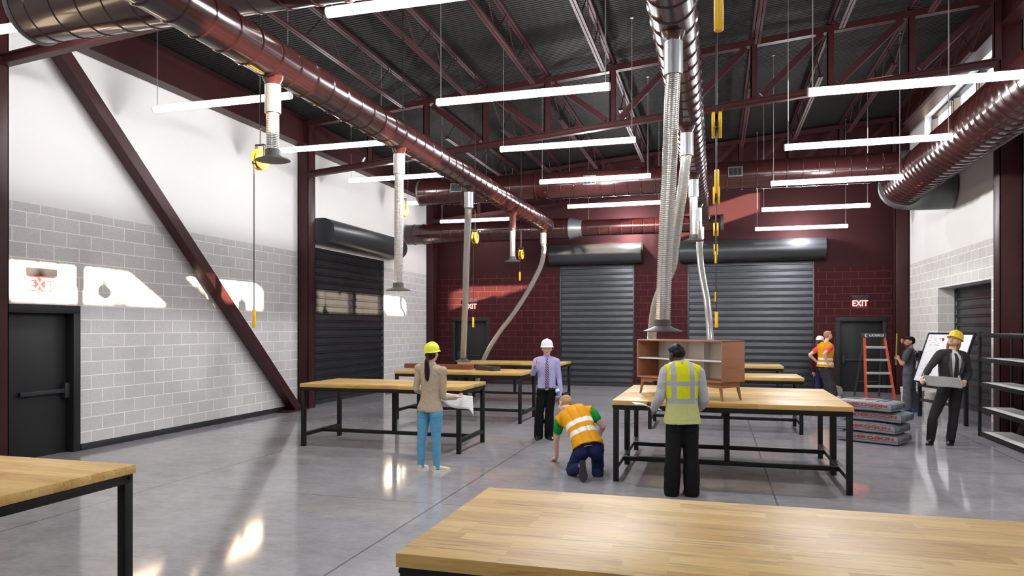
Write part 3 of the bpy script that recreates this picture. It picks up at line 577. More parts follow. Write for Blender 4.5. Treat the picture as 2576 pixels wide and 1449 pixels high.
# ------------------------------------------------------------------ cement bags
M_bag = flat('grey_bag', (126, 129, 136), .5, nz=.06, scale=12, bump=.08); M_seam = flat('bag_seam', (58, 60, 66), .6)
def bag(lb, c, rz, Hh, sag):
    L, W = .96, .62; t = thing('cement_bag', lb, 'cement bag', c, rz, 'stacked cement bags')
    def S(u, v, w_):                                  # u,v,w in -1..1 -> bulging bag
        x = L/2*u; y = W/2*v; ex = (1-abs(u)**5)*(1-abs(v)**5); z = w_*Hh/2*(.76+.24*ex**.6)
        z += sag*(.5-u*u*.9)*.5; k = 1-.07*(w_*w_)*(1 if abs(w_) > .9 else .3); x *= k+.02*(1-v*v); y *= k+.02*(1-u*u)
        return V((x, y, Hh/2+z+noise.noise(V((u*2, v*2, w_+c[2]*9)))*.006))
    bm = bmesh.new(); bmesh.ops.create_cube(bm, size=2); bmesh.ops.subdivide_edges(bm, edges=bm.edges[:], cuts=13, use_grid_fill=True)
    for v in bm.verts: v.co = S(*v.co)
    MB().frombm(bm, 0, True).build('sack', M_bag, t)
    m = MB(); E = 1.0
    for w_ in (-.35, .97): m.path([S(a, b, w_)*1.0 for a, b in [(-1+k/10, -E) for k in range(21)]+[(E, -1+k/10) for k in range(21)]], .004, 5)
    m.path([S(1, -1, -1+k/6) for k in range(13)], .005, 5); m.build('seam_piping', M_seam, t)
    n = text_mb('DEKOGON', .082, M_rprint, 'lettering', t, Matrix.Identity(4), .0005, .0035, 1.5, 1.05)
    for v in n.data.vertices: x, y = v.co.x/(L/2)+.2, v.co.y/(Hh/2)+.3; v.co = S(x, -1, y)+V((0, -.004-v.co.z, 0))
    m = MB()                                          # small print on the end face and marks on top
    for k, (a, b) in enumerate(((-.45, .1), (-.55, .35))): m.ipoly([(a, .25-.3*k), (b, .25-.3*k), (b, .17-.3*k), (a, .17-.3*k)], lambda y, z: S(1, y, z)+V((.003, 0, 0)), lambda y, z: S(1, y, z)+V((.005, 0, 0)))
    for a, b, z_, q in ((.5, .8, .55, .5), (.5, .8, -.15, -.2), (.5, .53, .55, -.2), (.77, .8, .55, -.2), (.6, .7, .3, .1)): m.ipoly([(a, z_), (b, z_), (b, q), (a, q)], lambda y, z: S(1, y, z)+V((.003, 0, 0)), lambda y, z: S(1, y, z)+V((.005, 0, 0)))
    for a, b in ((.48, .55), (.66, .73)): m.ipoly([(a, -.75), (b, -.75), (b, .6), (a, .6)], lambda x, y: S(x, y, 1)+V((0, 0, .002)), lambda x, y: S(x, y, 1)+V((0, 0, .004)))
    for a, b, c_, d in ((-.62, -.2, -.45, -.37), (-.62, -.2, .3, .38), (-.62, -.58, -.45, .38), (-.24, -.2, -.45, .38), (-.5, -.44, -.3, .2), (-.36, -.3, -.3, .2), (-.5, -.3, -.08, .02)): m.ipoly([(a, c_), (b, c_), (b, d), (a, d)], lambda x, y: S(x, y, 1)+V((0, 0, .002)), lambda x, y: S(x, y, 1)+V((0, 0, .004)))
    m.build('black_print', M_kprint, t)
    m = MB()
    for a, b, c_, d in ((0, .28, -.2, 0), (.02, .34, .1, .25), (.05, .2, -.45, -.35)): m.ipoly([(a, c_), (b, c_), (b, d), (a, d)], lambda x, y: S(x, y, 1)+V((0, 0, .002)), lambda x, y: S(x, y, 1)+V((0, 0, .004)))
    m.build('red_print', M_rprint, t)
bz = math.atan2(-.33, .53)
for i, (lb, dx, dy, z, a, sg) in enumerate((('grey cement bag lying on the floor, bottom of the stack', 0, 0, 0, .03, .0), ('grey cement bag second from the floor in the stack', -.02, .02, .165, -.02, .02), ('grey cement bag third from the floor, sticking out to the right', .05, .06, .335, .05, .03), ('grey cement bag on top of the stack, in front of the ladder', -.08, .04, .505, .02, .03))):
    bag(lb, (2.46+dx, 12.72+dy, z), bz+a, .165, sg)
# ------------------------------------------------------------------ whiteboard
M_board = flat('white_board', (226, 226, 230), .25, nz=.01); M_note = flat('note_paper', (236, 234, 236), .6)
wa, wb_ = V((4.08, 16.54, 0)), V((4.5, 15.11, 0)); wx = (wb_-wa).normalized(); wn = V((wx.y, -wx.x, 0)); wc = (wa+wb_)/2
if wn.x > 0: wn = -wn
wbt = thing('whiteboard', 'tilted whiteboard in a black stand behind the person in the suit', 'whiteboard', wc, math.atan2(wx.y, wx.x))
WL = (wb_-wa).length
# local: x along board, y = away from viewer side
sy = 1 if V((-math.sin(wbt.rotation_euler.z), math.cos(wbt.rotation_euler.z), 0)).dot(wn) < 0 else -1
def WB(u, d, h): return V((u, sy*(.17*(h-1.2)/.5*1.0+d), h))
for s in (-1, 1): MB().bbox((s*(WL/2)-.03, -.03, 0), (s*(WL/2)+.03, .03, 1.36), .003).build('stand_leg', M_black, wbt)
hh = [(.74, 1.72)]; z0, z1 = .74, 1.72; m = MB()
m.add([WB(-WL/2+.03, .0, z0), WB(WL/2-.03, .0, z0), WB(WL/2-.03, .0, z1), WB(-WL/2+.03, .0, z1), WB(-WL/2+.03, .02, z0), WB(WL/2-.03, .02, z0), WB(WL/2-.03, .02, z1), WB(-WL/2+.03, .02, z1)], [(0, 1, 2, 3), (7, 6, 5, 4), (0, 4, 5, 1), (1, 5, 6, 2), (2, 6, 7, 3), (3, 7, 4, 0)])
pn = m.build('board_panel', M_board, wbt)
m = MB(); e = [WB(-WL/2+.03, .008, z0), WB(WL/2-.03, .008, z0), WB(WL/2-.03, .008, z1), WB(-WL/2+.03, .008, z1)]
for i in range(4): m.bar(e[i], e[(i+1) % 4], .03, .04, WB(0, 1, 1)-WB(0, 0, 1))
m.build('board_rim', M_black, wbt)
MB().bbox((-WL/2, -.03, .62), (WL/2, .03, .70), .003).build('pen_rail', M_trim, wbt); MB().bbox((-WL/2, -.02, .32), (WL/2, .02, .38), .003).build('lower_bar', M_trim, wbt)
for s in (-1, 1): hide_tris(MB().prof((s*(WL/2+.02), sy*-.02, 1.27), (s, 0, 0), [(0, .055), (.04, .055)], 20)).build('pivot_knob', M_black, wbt)
MB().add([WB(-.28, -.004, 1.30), WB(.16, -.004, 1.30), WB(.10, -.004, 1.62), WB(-.22, -.004, 1.62)], [(0, 1, 2, 3)]).build('paper_note', M_note, wbt)
MB().ell(WB(-.16, -.008, 1.60), (.035, .012, .035), n=14, m=8).build('magnet', M_rprint, wbt)
random.seed(3); m = MB()
for k in range(36):
    if k < 22: u, h = random.uniform(-.66, -.1), random.uniform(1.28, 1.66)
    else: u, h = random.uniform(-.66, -.35), random.uniform(.84, 1.1)
    if k % 4 == 0: m.path([WB(u+.035*math.cos(a*.6), -.004, h+.02*math.sin(a*.6)) for a in range(11)], .002, 4)
    else: m.path([WB(u+.02*q, -.004, h+.006*math.sin(q*2+k)) for q in range(random.randint(3, 6))], .002, 4)
m.build('marker_lettering', flat('pink_marker', (196, 166, 174), .6), wbt)
# ------------------------------------------------------------------ shelving
M_shelfw = flat('white_shelf', (214, 212, 210), .5, nz=.03)
sh = thing('shelving_rack', 'black metal shelving rack with white shelves against the right wall', 'shelving', (4.56, 12.85, 0)); y0, y1, x0, x1 = -.97, .97, -.24, .24
for x in (x0, x1):
    for y in (y0, y1): MB().bbox((x-.022, y-.022, 0), (x+.022, y+.022, 1.765), .003).build('post', M_black, sh)
for z in (.085, .50, .92, 1.335, 1.745):
    MB().bbox((x0, y0+.01, z-.02), (x1, y1-.01, z-.004), .002).build('shelf_board', M_shelfw, sh)
    m = MB()
    for x in (x0, x1): m.bbox((x-.012, y0, z-.065), (x+.012, y1, z), .002)
    for y in (y0, y1): m.bbox((x0, y-.012, z-.065), (x1, y+.012, z), .002)
    m.build('shelf_beam', M_black, sh)
# ------------------------------------------------------------------ pails
M_pail = flat('white_pail', (206, 204, 198), .45, nz=.05); M_dirty = flat('worn_pail', (150, 146, 138), .6, nz=.3, scale=14)
def pail(lb, c, mat, rx=None, lid=True):
    t = thing('pail', lb, 'pail', c)
    if rx: t.rotation_euler = rx
    hide_tris(MB().prof((0, 0, 0), (0, 0, 1), [(0, .128), (.01, .134), (.27, .148), (.27, .160), (.285, .160), (.285, .150), (.315, .152), (.315, .163), (.33, .163), (.33, .150), (.37, .155)], 36)).build('bucket', mat, t)
    if lid: hide_tris(MB().prof((0, 0, .362), (0, 0, 1), [(0, .166), (.02, .166), (.025, .15), (.022, .0)], 36)).build('lid', mat, t)
    MB().path([(.163*math.cos(PI*k/14), -.02-.13*math.sin(PI*k/14), .30-.1*math.sin(PI*k/14)) for k in range(15)], .004, 6).build('wire_handle', M_wire, t)
pail('white pail on the floor between the ladder and the person with the tape measure', (4.52, 19.4, 0), M_pail)
pail('white pail on the floor right behind the person with the tape measure', (4.50, 18.5, 0), M_pail)
pail('white pail by the right wall behind the left leg of the whiteboard', (4.72, 18.05, 0), M_pail)
pail('worn grey pail tipped on its side on the floor near the back door', (3.12, 20.45, .165), M_dirty, (math.radians(92), 0, math.radians(205)), False)
POSES = {
 'woman': dict(head=(-3.516,8.54,1.506), neck=(-3.52,8.528,1.348), shL=(-3.706,8.568,1.296), shR=(-3.359,8.501,1.275), elL=(-3.735,8.519,1.041), wrL=(-3.743,8.745,0.985), haL=(-3.73,8.822,0.989), elR=(-3.364,8.542,0.951), wrR=(-3.263,8.768,0.927), haR=(-3.244,8.836,0.926), pel=(-3.537,8.523,0.789), hipL=(-3.623,8.53,0.734), hipR=(-3.448,8.507,0.738), knL=(-3.653,8.521,0.369), knR=(-3.456,8.526,0.388), anL=(-3.667,8.528,0.049), anR=(-3.442,8.519,0.037), toL=(-3.662,8.675,-0.005), toR=(-3.355,8.617,-0.003)),
 'white': dict(head=(-2.686,11.491,1.488), neck=(-2.694,11.499,1.352), shL=(-2.536,11.544,1.276), shR=(-2.853,11.454,1.29), elL=(-2.499,11.576,0.991), wrL=(-2.456,11.515,0.78), haL=(-2.462,11.482,0.717), elR=(-2.893,11.359,1.077), wrR=(-2.802,11.156,1.233), haR=(-2.777,11.122,1.293), pel=(-2.694,11.499,0.821), hipL=(-2.624,11.519,0.788), hipR=(-2.764,11.479,0.788), knL=(-2.645,11.492,0.422), knR=(-2.804,11.447,0.428), anL=(-2.659,11.509,0.056), anR=(-2.824,11.462,0.043), toL=(-2.579,11.376,0.021), toR=(-2.798,11.303,0.009)),
 'kneel': dict(head=(-1.935,9.328,0.815), neck=(-1.82,9.184,0.765), shL=(-1.968,9.131,0.605), shR=(-1.538,9.129,0.744), elL=(-2.054,9.314,0.301), wrL=(-2.094,9.532,0.07), haL=(-2.138,9.582,0.015), elR=(-1.392,9.119,0.566), wrR=(-1.478,9.375,0.444), haR=(-1.532,9.443,0.406), mid=(-1.638,8.913,0.554), pel=(-1.51,8.7,0.353), hipL=(-1.595,8.676,0.309), hipR=(-1.425,8.725,0.333), knL=(-1.747,8.789,0.038), knR=(-1.473,9.148,0.364), anL=(-1.546,8.461,0.18), anR=(-1.403,8.773,0.046), toL=(-1.521,8.406,0.021), toR=(-1.422,8.986,0.018)),
 'vest': dict(head=(-0.414,8.066,1.542), neck=(-0.365,8.018,1.453), shL=(-0.52,7.974,1.357), shR=(-0.18,8.05,1.349), elL=(-0.588,7.965,1.072), wrL=(-0.676,8.137,0.928), haL=(-0.722,8.207,0.932), elR=(-0.122,8.088,1.047), wrR=(-0.173,8.323,0.928), haR=(-0.209,8.375,0.925), pel=(-0.352,8.001,0.809), hipL=(-0.427,7.98,0.753), hipR=(-0.276,8.023,0.753), knL=(-0.451,7.952,0.408), knR=(-0.255,8.008,0.4), anL=(-0.462,7.991,0.043), anR=(-0.251,8.03,0.043), toL=(-0.488,8.149,-0.012), toR=(-0.316,8.178,-0.003)),
 'orange': dict(head=(2.849,20.297,1.63), neck=(2.794,20.25,1.442), shL=(2.645,20.374,1.302), shR=(2.896,20.155,1.32), elL=(2.387,20.259,1.114), wrL=(2.61,20.406,0.91), haL=(2.694,20.451,0.877), elR=(2.699,19.911,1.151), wrR=(2.81,20.026,0.91), haR=(2.897,20.03,0.849), pel=(2.774,20.245,0.815), hipL=(2.723,20.303,0.748), hipR=(2.825,20.197,0.766), knL=(2.821,20.31,0.362), knR=(2.917,20.233,0.391), anL=(2.912,20.336,0.1), anR=(2.997,20.256,0.088), toL=(3.098,20.421,0.044), toR=(3.189,20.384,0.04)),
 'brown': dict(head=(2.728,20.856,1.462), neck=(2.645,20.832,1.3), shL=(2.737,21.004,1.209), shR=(2.554,20.66,1.229), elL=(2.767,21.075,0.924), wrL=(2.829,21.093,0.684), haL=(2.85,21.099,0.607), elR=(2.489,20.621,0.93), wrR=(2.536,20.676,0.639), haR=(2.569,20.706,0.551), pel=(2.686,20.844,0.739), hipL=(2.729,20.939,0.68), hipR=(2.646,20.759,0.689), knL=(2.739,20.942,0.355), knR=(2.666,20.765,0.367), anL=(2.729,20.939,0.063), anR=(2.656,20.762,0.066), toL=(2.901,21.03,0.015), toR=(2.829,20.864,0.018)),
 'overall': dict(head=(4.071,17.327,1.529), neck=(4.1,17.335,1.355), shL=(4,17.14,1.283), shR=(4.17,17.532,1.279), elL=(3.869,17.041,1.037), wrL=(3.816,17.098,1.153), haL=(3.799,17.125,1.195), elR=(4.12,17.653,1.452), wrR=(3.963,17.421,1.552), haR=(3.879,17.293,1.563), pel=(4.067,17.326,0.903), hipL=(4.021,17.23,0.856), hipR=(4.113,17.422,0.846), knL=(4.012,17.227,0.45), knR=(4.146,17.432,0.436), anL=(4.009,17.247,0.085), anR=(4.242,17.438,0.054), toL=(3.883,17.169,0.029), toR=(4.147,17.37,0.015)),
 'suit': dict(head=(3.638,12.757,1.636), neck=(3.595,12.724,1.46), shL=(3.782,12.778,1.385), shR=(3.408,12.67,1.416), elL=(3.848,12.776,1.11), wrL=(3.72,12.531,1.006), haL=(3.653,12.449,0.986), elR=(3.236,12.569,1.212), wrR=(3.096,12.321,1.082), haR=(3.035,12.251,1.043), pel=(3.565,12.715,0.914), hipL=(3.656,12.741,0.851), hipR=(3.474,12.689,0.851), knL=(3.604,12.695,0.408), knR=(3.287,12.573,0.418), anL=(3.577,12.74,0.043), anR=(3.275,12.653,0.068), toL=(3.508,12.533,0.01), toR=(3.181,12.439,0.035))}
# ------------------------------------------------------------------ people
FW = V((-math.sin(YAW), math.cos(YAW), 0)); RT = V((math.cos(YAW), math.sin(YAW), 0)); UP = V((0, 0, 1))
TMP = bpy.data.scenes.new('workbench_scene')      # a scratch scene for evaluating one modifier at a time
def remesh(m, vox, smooth, name, mats, parent, disp=None, fmat=None):
    me = bpy.data.meshes.new(name); me.from_pydata(m.v, [], m.f); o = bpy.data.objects.new(name, me); TMP.collection.objects.link(o)
    r = o.modifiers.new('r', 'REMESH'); r.mode = 'VOXEL'; r.voxel_size = vox; r.use_smooth_shade = True
    if smooth: s = o.modifiers.new('s', 'SMOOTH'); s.iterations = smooth; s.factor = .5
    TMP.view_layers[0].update(); dg = TMP.view_layers[0].depsgraph; n = bpy.data.meshes.new_from_object(o.evaluated_get(dg)); o.modifiers.clear(); TMP.collection.objects.unlink(o); COL.objects.link(o); o.data = n; bpy.data.meshes.remove(me); n.name = name
    for x in mats: n.materials.append(x)
    if disp:
        cn = [(v.co.copy(), v.normal.copy()) for v in n.vertices]; fl = []
        for p, q in cn: fl += (p+q*disp(p, q))[:]
        n.vertices.foreach_set('co', fl); n.update()
    if fmat: n.polygons.foreach_set('material_index', [fmat(p.center, p.normal) for p in n.polygons])
    n.polygons.foreach_set('use_smooth', [True]*len(n.polygons)); o.parent = parent; return o
def wrinkle(amp, fx=9, fz=22):
    return lambda p, n: amp*(noise.noise(V((p.x*fx, p.y*fx, p.z*fz)))+.6*noise.noise(V((p.x*24+5, p.y*24, p.z*30+p.x*20))))
def skin(name, rgb): return flat(name, rgb, .5, nz=.04, scale=18, spec=.35)
class Body:
    def __init__(s, P, scale=1.0, fem=False, build_=1.0, hf=None, hu=None, arms_out=0):
        s.P = {k: V(v) for k, v in P.items()}; s.k = scale; s.fem = fem; s.bw = build_; p = s.P
        s.rs = (p['shR']-p['shL']).normalized(); s.rh = (p['hipR']-p['hipL']).normalized()
        s.hf = hf.normalized(); u = hu or UP; s.hr = s.hf.cross(u).normalized(); s.hu = s.hr.cross(s.hf)
        s.O = V((p['pel'].x, p['pel'].y, 0))
        pts = [p['pel']]+([p['mid']] if 'mid' in p else [])+[p['neck']]; s.sp = pts
    def spine(s, t):                                  # t 0 pelvis .. 1 neck base
        if len(s.sp) == 2: return s.sp[0].lerp(s.sp[1], t)
        a, m, b = s.sp; c = m*2-(a+b)*.5; return a*(1-t)**2+c*2*t*(1-t)+b*t*t
    def axes(s, t):
        d = (s.spine(min(1, t+.05))-s.spine(max(0, t-.05))).normalized(); r = s.rh.lerp(s.rs, max(0, min(1, t))); r = (r-d*r.dot(d)).normalized(); return r, d.cross(r)*-1 if False else r.cross(d)*-1, d
    def ring(s, t, rx, ry, g=0, off=0, n=28, ex=2.4):
        r, f, d = s.axes(t); c = s.spine(t) if 0 <= t <= 1 else (s.spine(0)+(d*(t*(s.spine(1)-s.spine(0)).length)) if t < 0 else s.spine(1)+d*((t-1)*(s.spine(1)-s.spine(0)).length))
        out = []
        for j in range(n):
            a = 2*PI*j/n; ca, sa = math.cos(a), math.sin(a); q = (abs(ca)**ex+abs(sa)**ex)**(-1/ex)
            out.append(c+f*off+r*((rx+g)*q*ca)+f*((ry+g)*q*sa))
        return out
    def torso(s, m, g=0, t0=-.13, t1=1.0, flare=0, yoke=True, full=1.0):
        k = s.k*s.bw
        if s.fem: T = [(-.13, .13, .10, 0), (-.05, .165, .115, -.01), (.04, .165, .112, -.008), (.2, .135, .095, .0), (.36, .118, .088, .005), (.55, .132, .10, .01), (.7, .145, .112, .018), (.82, .15, .10, .008), (.92, .13, .08, 0), (1.0, .06, .055, 0)]
        else: T = [(-.13, .13, .10, 0), (-.05, .158, .115, -.005), (.04, .16, .112, 0), (.2, .152, .105, .0), (.36, .15, .104, .0), (.55, .162, .11, .0), (.7, .172, .118, .004), (.82, .172, .11, 0), (.92, .145, .088, 0), (1.0, .065, .06, 0)]
        def at(t):
            for a, b in zip(T, T[1:]):
                if a[0] <= t <= b[0]: f = (t-a[0])/(b[0]-a[0]); return [a[i]*(1-f)+b[i]*f for i in range(1, 4)]
            return T[0][1:] if t < T[0][0] else T[-1][1:]
        rr = []; N = 26
        for i in range(N+1):
            t = t0+(t1-t0)*i/N; a = at(t); fl = flare*max(0, (.3-t)/.5)
            rr.append(s.ring(t, a[0]*k, a[1]*k*full, g+fl, a[2]*k))
        m.rings(rr)
        if yoke and t1 > .85:
            for sd in ('L', 'R'): m.path([s.spine(.93), s.P['sh'+sd].lerp(s.spine(.93), .45), s.P['sh'+sd]], [.07*k+g, .066*k+g, .056*k+g], 14)
        return m
    def limb(s, m, pts, rad, n=16):
        P = []; R = []
        for i in range(len(pts)-1):
            for q in range(5): f = q/5; P.append(pts[i].lerp(pts[i+1], f)); R.append(rad[i]*(1-f)+rad[i+1]*f)
        P.append(pts[-1]); R.append(rad[-1]); m.path(P, R, n); m.ell(pts[0], (rad[0],)*3, n=14, m=8); m.ell(pts[-1], (rad[-1],)*3, n=14, m=8); return m
    def arm(s, m, sd, g=0, f=1.0):                    # f 0..1 upper arm only .. full arm to the wrist
        k = s.k*(.88 if s.fem else 1); a, e, w_ = s.P['sh'+sd], s.P['el'+sd], s.P['wr'+sd]; mid = a.lerp(e, .45)
        if f <= .5: return s.limb(m, [a, mid, a.lerp(e, f*2)], [.056*k+g, .05*k+g, (.05-.02*f)*k+g*1.3])
        fm = e.lerp(w_, .3); end = e.lerp(w_, (f-.5)*2)
        return s.limb(m, [a, mid, e, fm, end], [.056*k+g, .049*k+g, .038*k+g, .039*k+g, .027*k+g])
    def leg(s, m, sd, g=0, flare=0, f=1.0, seat=True):
        k = s.k*s.bw*(.97 if s.fem else 1); h, kn, an = s.P['hip'+sd], s.P['kn'+sd], s.P['an'+sd]
        cf = kn.lerp(an, .3); end = kn.lerp(an, f)
        s.limb(m, [h, h.lerp(kn, .35), kn, cf, end], [.088*k+g, .08*k+g, .054*k+g+flare*.3, .052*k+g+flare*.7, .036*k+g+flare])
        if seat: b = s.rh.cross(UP)*-1; m.ell(h+b*.0, (.09*k+g, .105*k+g, .1*k+g), n=16, m=10)
        return m
    def hand(s, m, sd, curl=.6, palm=None, spread=0.0, point=False, thumb=.6):
        k = s.k*(.9 if s.fem else 1.0)*1.0; w_, h = s.P['wr'+sd], s.P['ha'+sd]; d = (h-w_).normalized()
        n = palm or V((0, 0, -1)); n = (n-d*n.dot(d)).normalized(); t = d.cross(n)*(1 if sd == 'R' else -1)*-1
        hm = MB(); o = w_
        rr = []
        for f, hw, hh in ((-.02, .026, .022), (.02, .032, .019), (.055, .04, .016), (.088, .041, .013)):
            c = o+d*f*k; rr.append([c+t*(hw*k*math.cos(2*PI*j/14))+n*(hh*k*math.sin(2*PI*j/14)) for j in range(14)])
        hm.rings(rr)
        for i, ln in enumerate((.92, 1.0, .95, .76)):
            b = o+d*(.082*k)+t*((1.5-i)*.0195*k); dd = (d+t*((1.5-i)*spread)).normalized(); p = [b-dd*.012, b]; cc = curl
            if point and i == 0: cc = .05
            if point and i > 0: cc = 1.15
            ang = 0; q = V(b)
            for sgi, l_ in enumerate((.043, .027, .022)):
                ang += cc*(.9, 1.1, .7)[sgi]; q = q+(dd*math.cos(ang)+n*math.sin(ang))*(l_*ln*k); p.append(V(q))
            hm.path(p, [.0092*k, .0092*k, .0085*k, .0078*k, .0062*k], 10); hm.ell(p[-1], (.0064*k,)*3, n=8, m=6)
        b = o+d*.018*k+t*.026*k; q1 = b+(d*.55+t*.75+n*.25*thumb).normalized()*.036*k; q2 = q1+(d*.85+t*.15+n*.55*thumb).normalized()*.028*k; q3 = q2+(d*.9-t*.05+n*.6*thumb).normalized()*.022*k
        hm.path([b-t*.01, b, q1, q2, q3], [.013*k, .0135*k, .0112*k, .0098*k, .007*k], 10); hm.ell(q3, (.0072*k,)*3, n=8, m=6)
        m.v_extra = getattr(m, 'v_extra', []); m.v_extra.append(hm); s.palmn = n; return m
    def L(s, x, y, z): return s.hc+(s.hr*x+s.hf*y+s.hu*z)*s.hk
    def head(s, m):
        s.hk = s.k*(.96 if s.fem else 1.0); s.hc = s.P['head']; A = (s.hr, s.hf, s.hu); k = s.hk
        E = lambda c, r: m.ell(s.L(*c), [q*k for q in r], A, 20, 14)
        E((0, -.018, .028), (.076, .096, .086)); E((0, .022, -.022), (.064, .074, .085)); E((0, .034, -.074), (.047, .05, .036)); E((0, .070, -.092), (.022, .02, .018))
        E((0, .0, -.05), (.06, .07, .05))
        m.path([s.L(0, .088, .016), s.L(0, .104, -.012), s.L(0, .117, -.030)], [.008*k, .0105*k, .0125*k], 10); E((.012, .102, -.034), (.009, .011, .008)); E((-.012, .102, -.034), (.009, .011, .008)); E((0, .112, -.032), (.0115, .0115, .010))
        m.path([s.L(-.048, .070, .022), s.L(-.02, .088, .026), s.L(.02, .088, .026), s.L(.048, .070, .022)], .0105*k, 10)
        for sx in (-1, 1):
            E((sx*.042, .060, -.018), (.024, .022, .022)); E((sx*.077, -.006, -.008), (.009, .02, .031)); E((sx*.079, -.012, .002), (.010, .017, .019))
        E((0, .088, -.055), (.024, .012, .016)); m.path([s.P['neck'].lerp(s.spine(.9), .6), s.P['neck'], s.L(0, -.02, -.07), s.L(0, -.012, -.02)], [.075*s.k*(.85 if s.fem else 1), .056*s.k*(.88 if s.fem else 1), .053*s.k*(.86 if s.fem else 1), .05*k], 18)
        return m
    def face(s, t, lipc, browc, eye=True, beard=None, lip=True):
        k = s.hk
        for sx in (-1, 1):
            e = MB().ell(s.L(sx*.030, .0752, .001), (.0112*k,)*3, (s.hr, s.hf, s.hu), 14, 10).build('eye', skinless['sclera'], t)
            MB().ell(s.L(sx*.030, .0845, .0005), (.0062*k, .003*k, .0062*k), (s.hr, s.hf, s.hu), 12, 8).build('iris', skinless['iris'], e)
            MB().path([s.L(sx*.016, .0935, .0225), s.L(sx*.032, .0905, .0285), s.L(sx*.05, .0745, .022)], [.0032*k, .0046*k, .002*k], 8).build('eyebrow', browc, t)
        if lip:
            m = MB(); m.path([s.L(-.023, .090, -.058), s.L(-.009, .1005, -.0545), s.L(.009, .1005, -.0545), s.L(.023, .090, -.058)], [.002*k, .0045*k, .0045*k, .002*k], 8); m.path([s.L(-.02, .090, -.060), s.L(0, .101, -.064), s.L(.02, .090, -.060)], [.002*k, .0055*k, .002*k], 8); m.build('lips', lipc, t)
        if beard:
            m = MB(); E = lambda c, r: m.ell(s.L(*c), [q*k for q in r], (s.hr, s.hf, s.hu), 18, 12)
            E((0, .036, -.078), (.0505, .053, .036)); E((0, .071, -.094), (.0235, .0215, .018)); m.path([s.L(-.026, .088, -.062), s.L(-.012, .099, -.0465), s.L(.012, .099, -.0465), s.L(.026, .088, -.062)], .0045*k, 8)
            for sx in (-1, 1): m.path([s.L(sx*.073, .005, -.02), s.L(sx*.062, .02, -.06), s.L(sx*.04, .045, -.085)], [.008*k, .012*k, .012*k], 8)
            remesh(m, .005, 3, 'beard', [beard], t)
    def hair(s, t, mat, kind='short', hatted=False):
        k = s.hk; m = MB(); A = (s.hr, s.hf, s.hu); E = lambda c, r: m.ell(s.L(*c), [q*k for q in r], A, 20, 14)
        if kind == 'short':
            E((0, -.027, .042), (.080, .098, .080)); E((0, -.045, .005), (.077, .078, .07)); E((0, .02, .085), (.06, .068, .036))
        elif kind == 'crop':
            E((0, -.026, .036), (.0795, .097, .083)); E((0, -.045, .0), (.0765, .074, .066)); E((0, .015, .082), (.058, .062, .034))
        elif kind in ('long', 'pony'):
            E((0, -.03, .036), (.082, .098, .084)); E((0, -.05, -.015), (.08, .072, .07))
        remesh(m, .007, 2, 'hair', [mat], t, lambda p, n: .0025*noise.noise(p*60))
        if kind == 'long':
            m = MB()
            for sx in (-1, 1): m.path([s.L(sx*.072, -.02, .0), s.L(sx*.078, -.03, -.07), s.L(sx*.07, -.035, -.13), s.L(sx*.055, -.03, -.165)], [.022*k, .026*k, .024*k, .012*k], 12)
            m.path([s.L(0, -.09, 0), s.L(0, -.09, -.08), s.L(0, -.075, -.15)], [.05*k, .055*k, .03*k], 14); remesh(m, .007, 3, 'long_hair', [mat], t, lambda p, n: .004*noise.noise(V((p.x*70, p.y*70, p.z*12))))
    def ponytail(s, t, mat, ln, back=.13):
        k = s.hk; a = s.L(0, -.115, -.03); pts = [s.L(0, -.09, -.02), a, a-s.hf*back*.25-UP*.07, a-s.hf*back*.15-UP*ln*.55, a-s.hf*.01-UP*ln*.9, a-UP*ln]
        m = MB().path(pts, [.02*k, .023*k, .032*k, .040*k, .03*k, .006*k], 14); remesh(m, .007, 4, 'ponytail', [mat], t, lambda p, n: .004*noise.noise(V((p.x*80, p.y*80, p.z*10))))
    def hat(s, t, mat, tilt=0.0, label=None, band=None):
        k = s.hk*1.02; f = (s.hf*math.cos(tilt)+s.hu*math.sin(tilt)); u = s.hr.cross(f); c = s.L(0, -.008, .045); rr = []; n = 48
        for i in range(9):
            th = PI/2*i/8.6; z = .122*math.sin(th)**.9; q = math.cos(th)**.72
            rr.append([c+s.hr*(.103*k*q*math.cos(2*PI*j/n))+f*(.127*k*q*math.sin(2*PI*j/n))+u*((z+.010*math.exp(-((math.cos(2*PI*j/n)*q)/.22)**2)*min(1, i/3))*k) for j in range(n)])
        br = []
        for sc_, z in ((1.02, -.004), (1.10, -.012)):
            br.append([c+s.hr*(.103*k*sc_*math.cos(2*PI*j/n))+f*((.127*sc_+.042*max(0, math.sin(2*PI*j/n))**2*(sc_ > 1.05))*k*math.sin(2*PI*j/n))+u*((z-.012*max(0, math.sin(2*PI*j/n))*(sc_ > 1.05))*k) for j in range(n)])
        low = [c+s.hr*(.095*k*math.cos(2*PI*j/n))+f*(.118*k*math.sin(2*PI*j/n))+u*(-.012*k) for j in range(n)]
        m = MB().rings([low, br[1], br[0]]+rr); o = m.build('hard_hat', mat, t)
        if label: o['label'] = label
        if band is not None:
            b = MB(); b.rings([[c+s.hr*(.094*k*math.cos(2*PI*j/n))+f*(.112*k*math.sin(2*PI*j/n))+u*(z*k) for j in range(n)] for z in (-.035, -.008)]); b.build('hat_band', band, o)
        return o
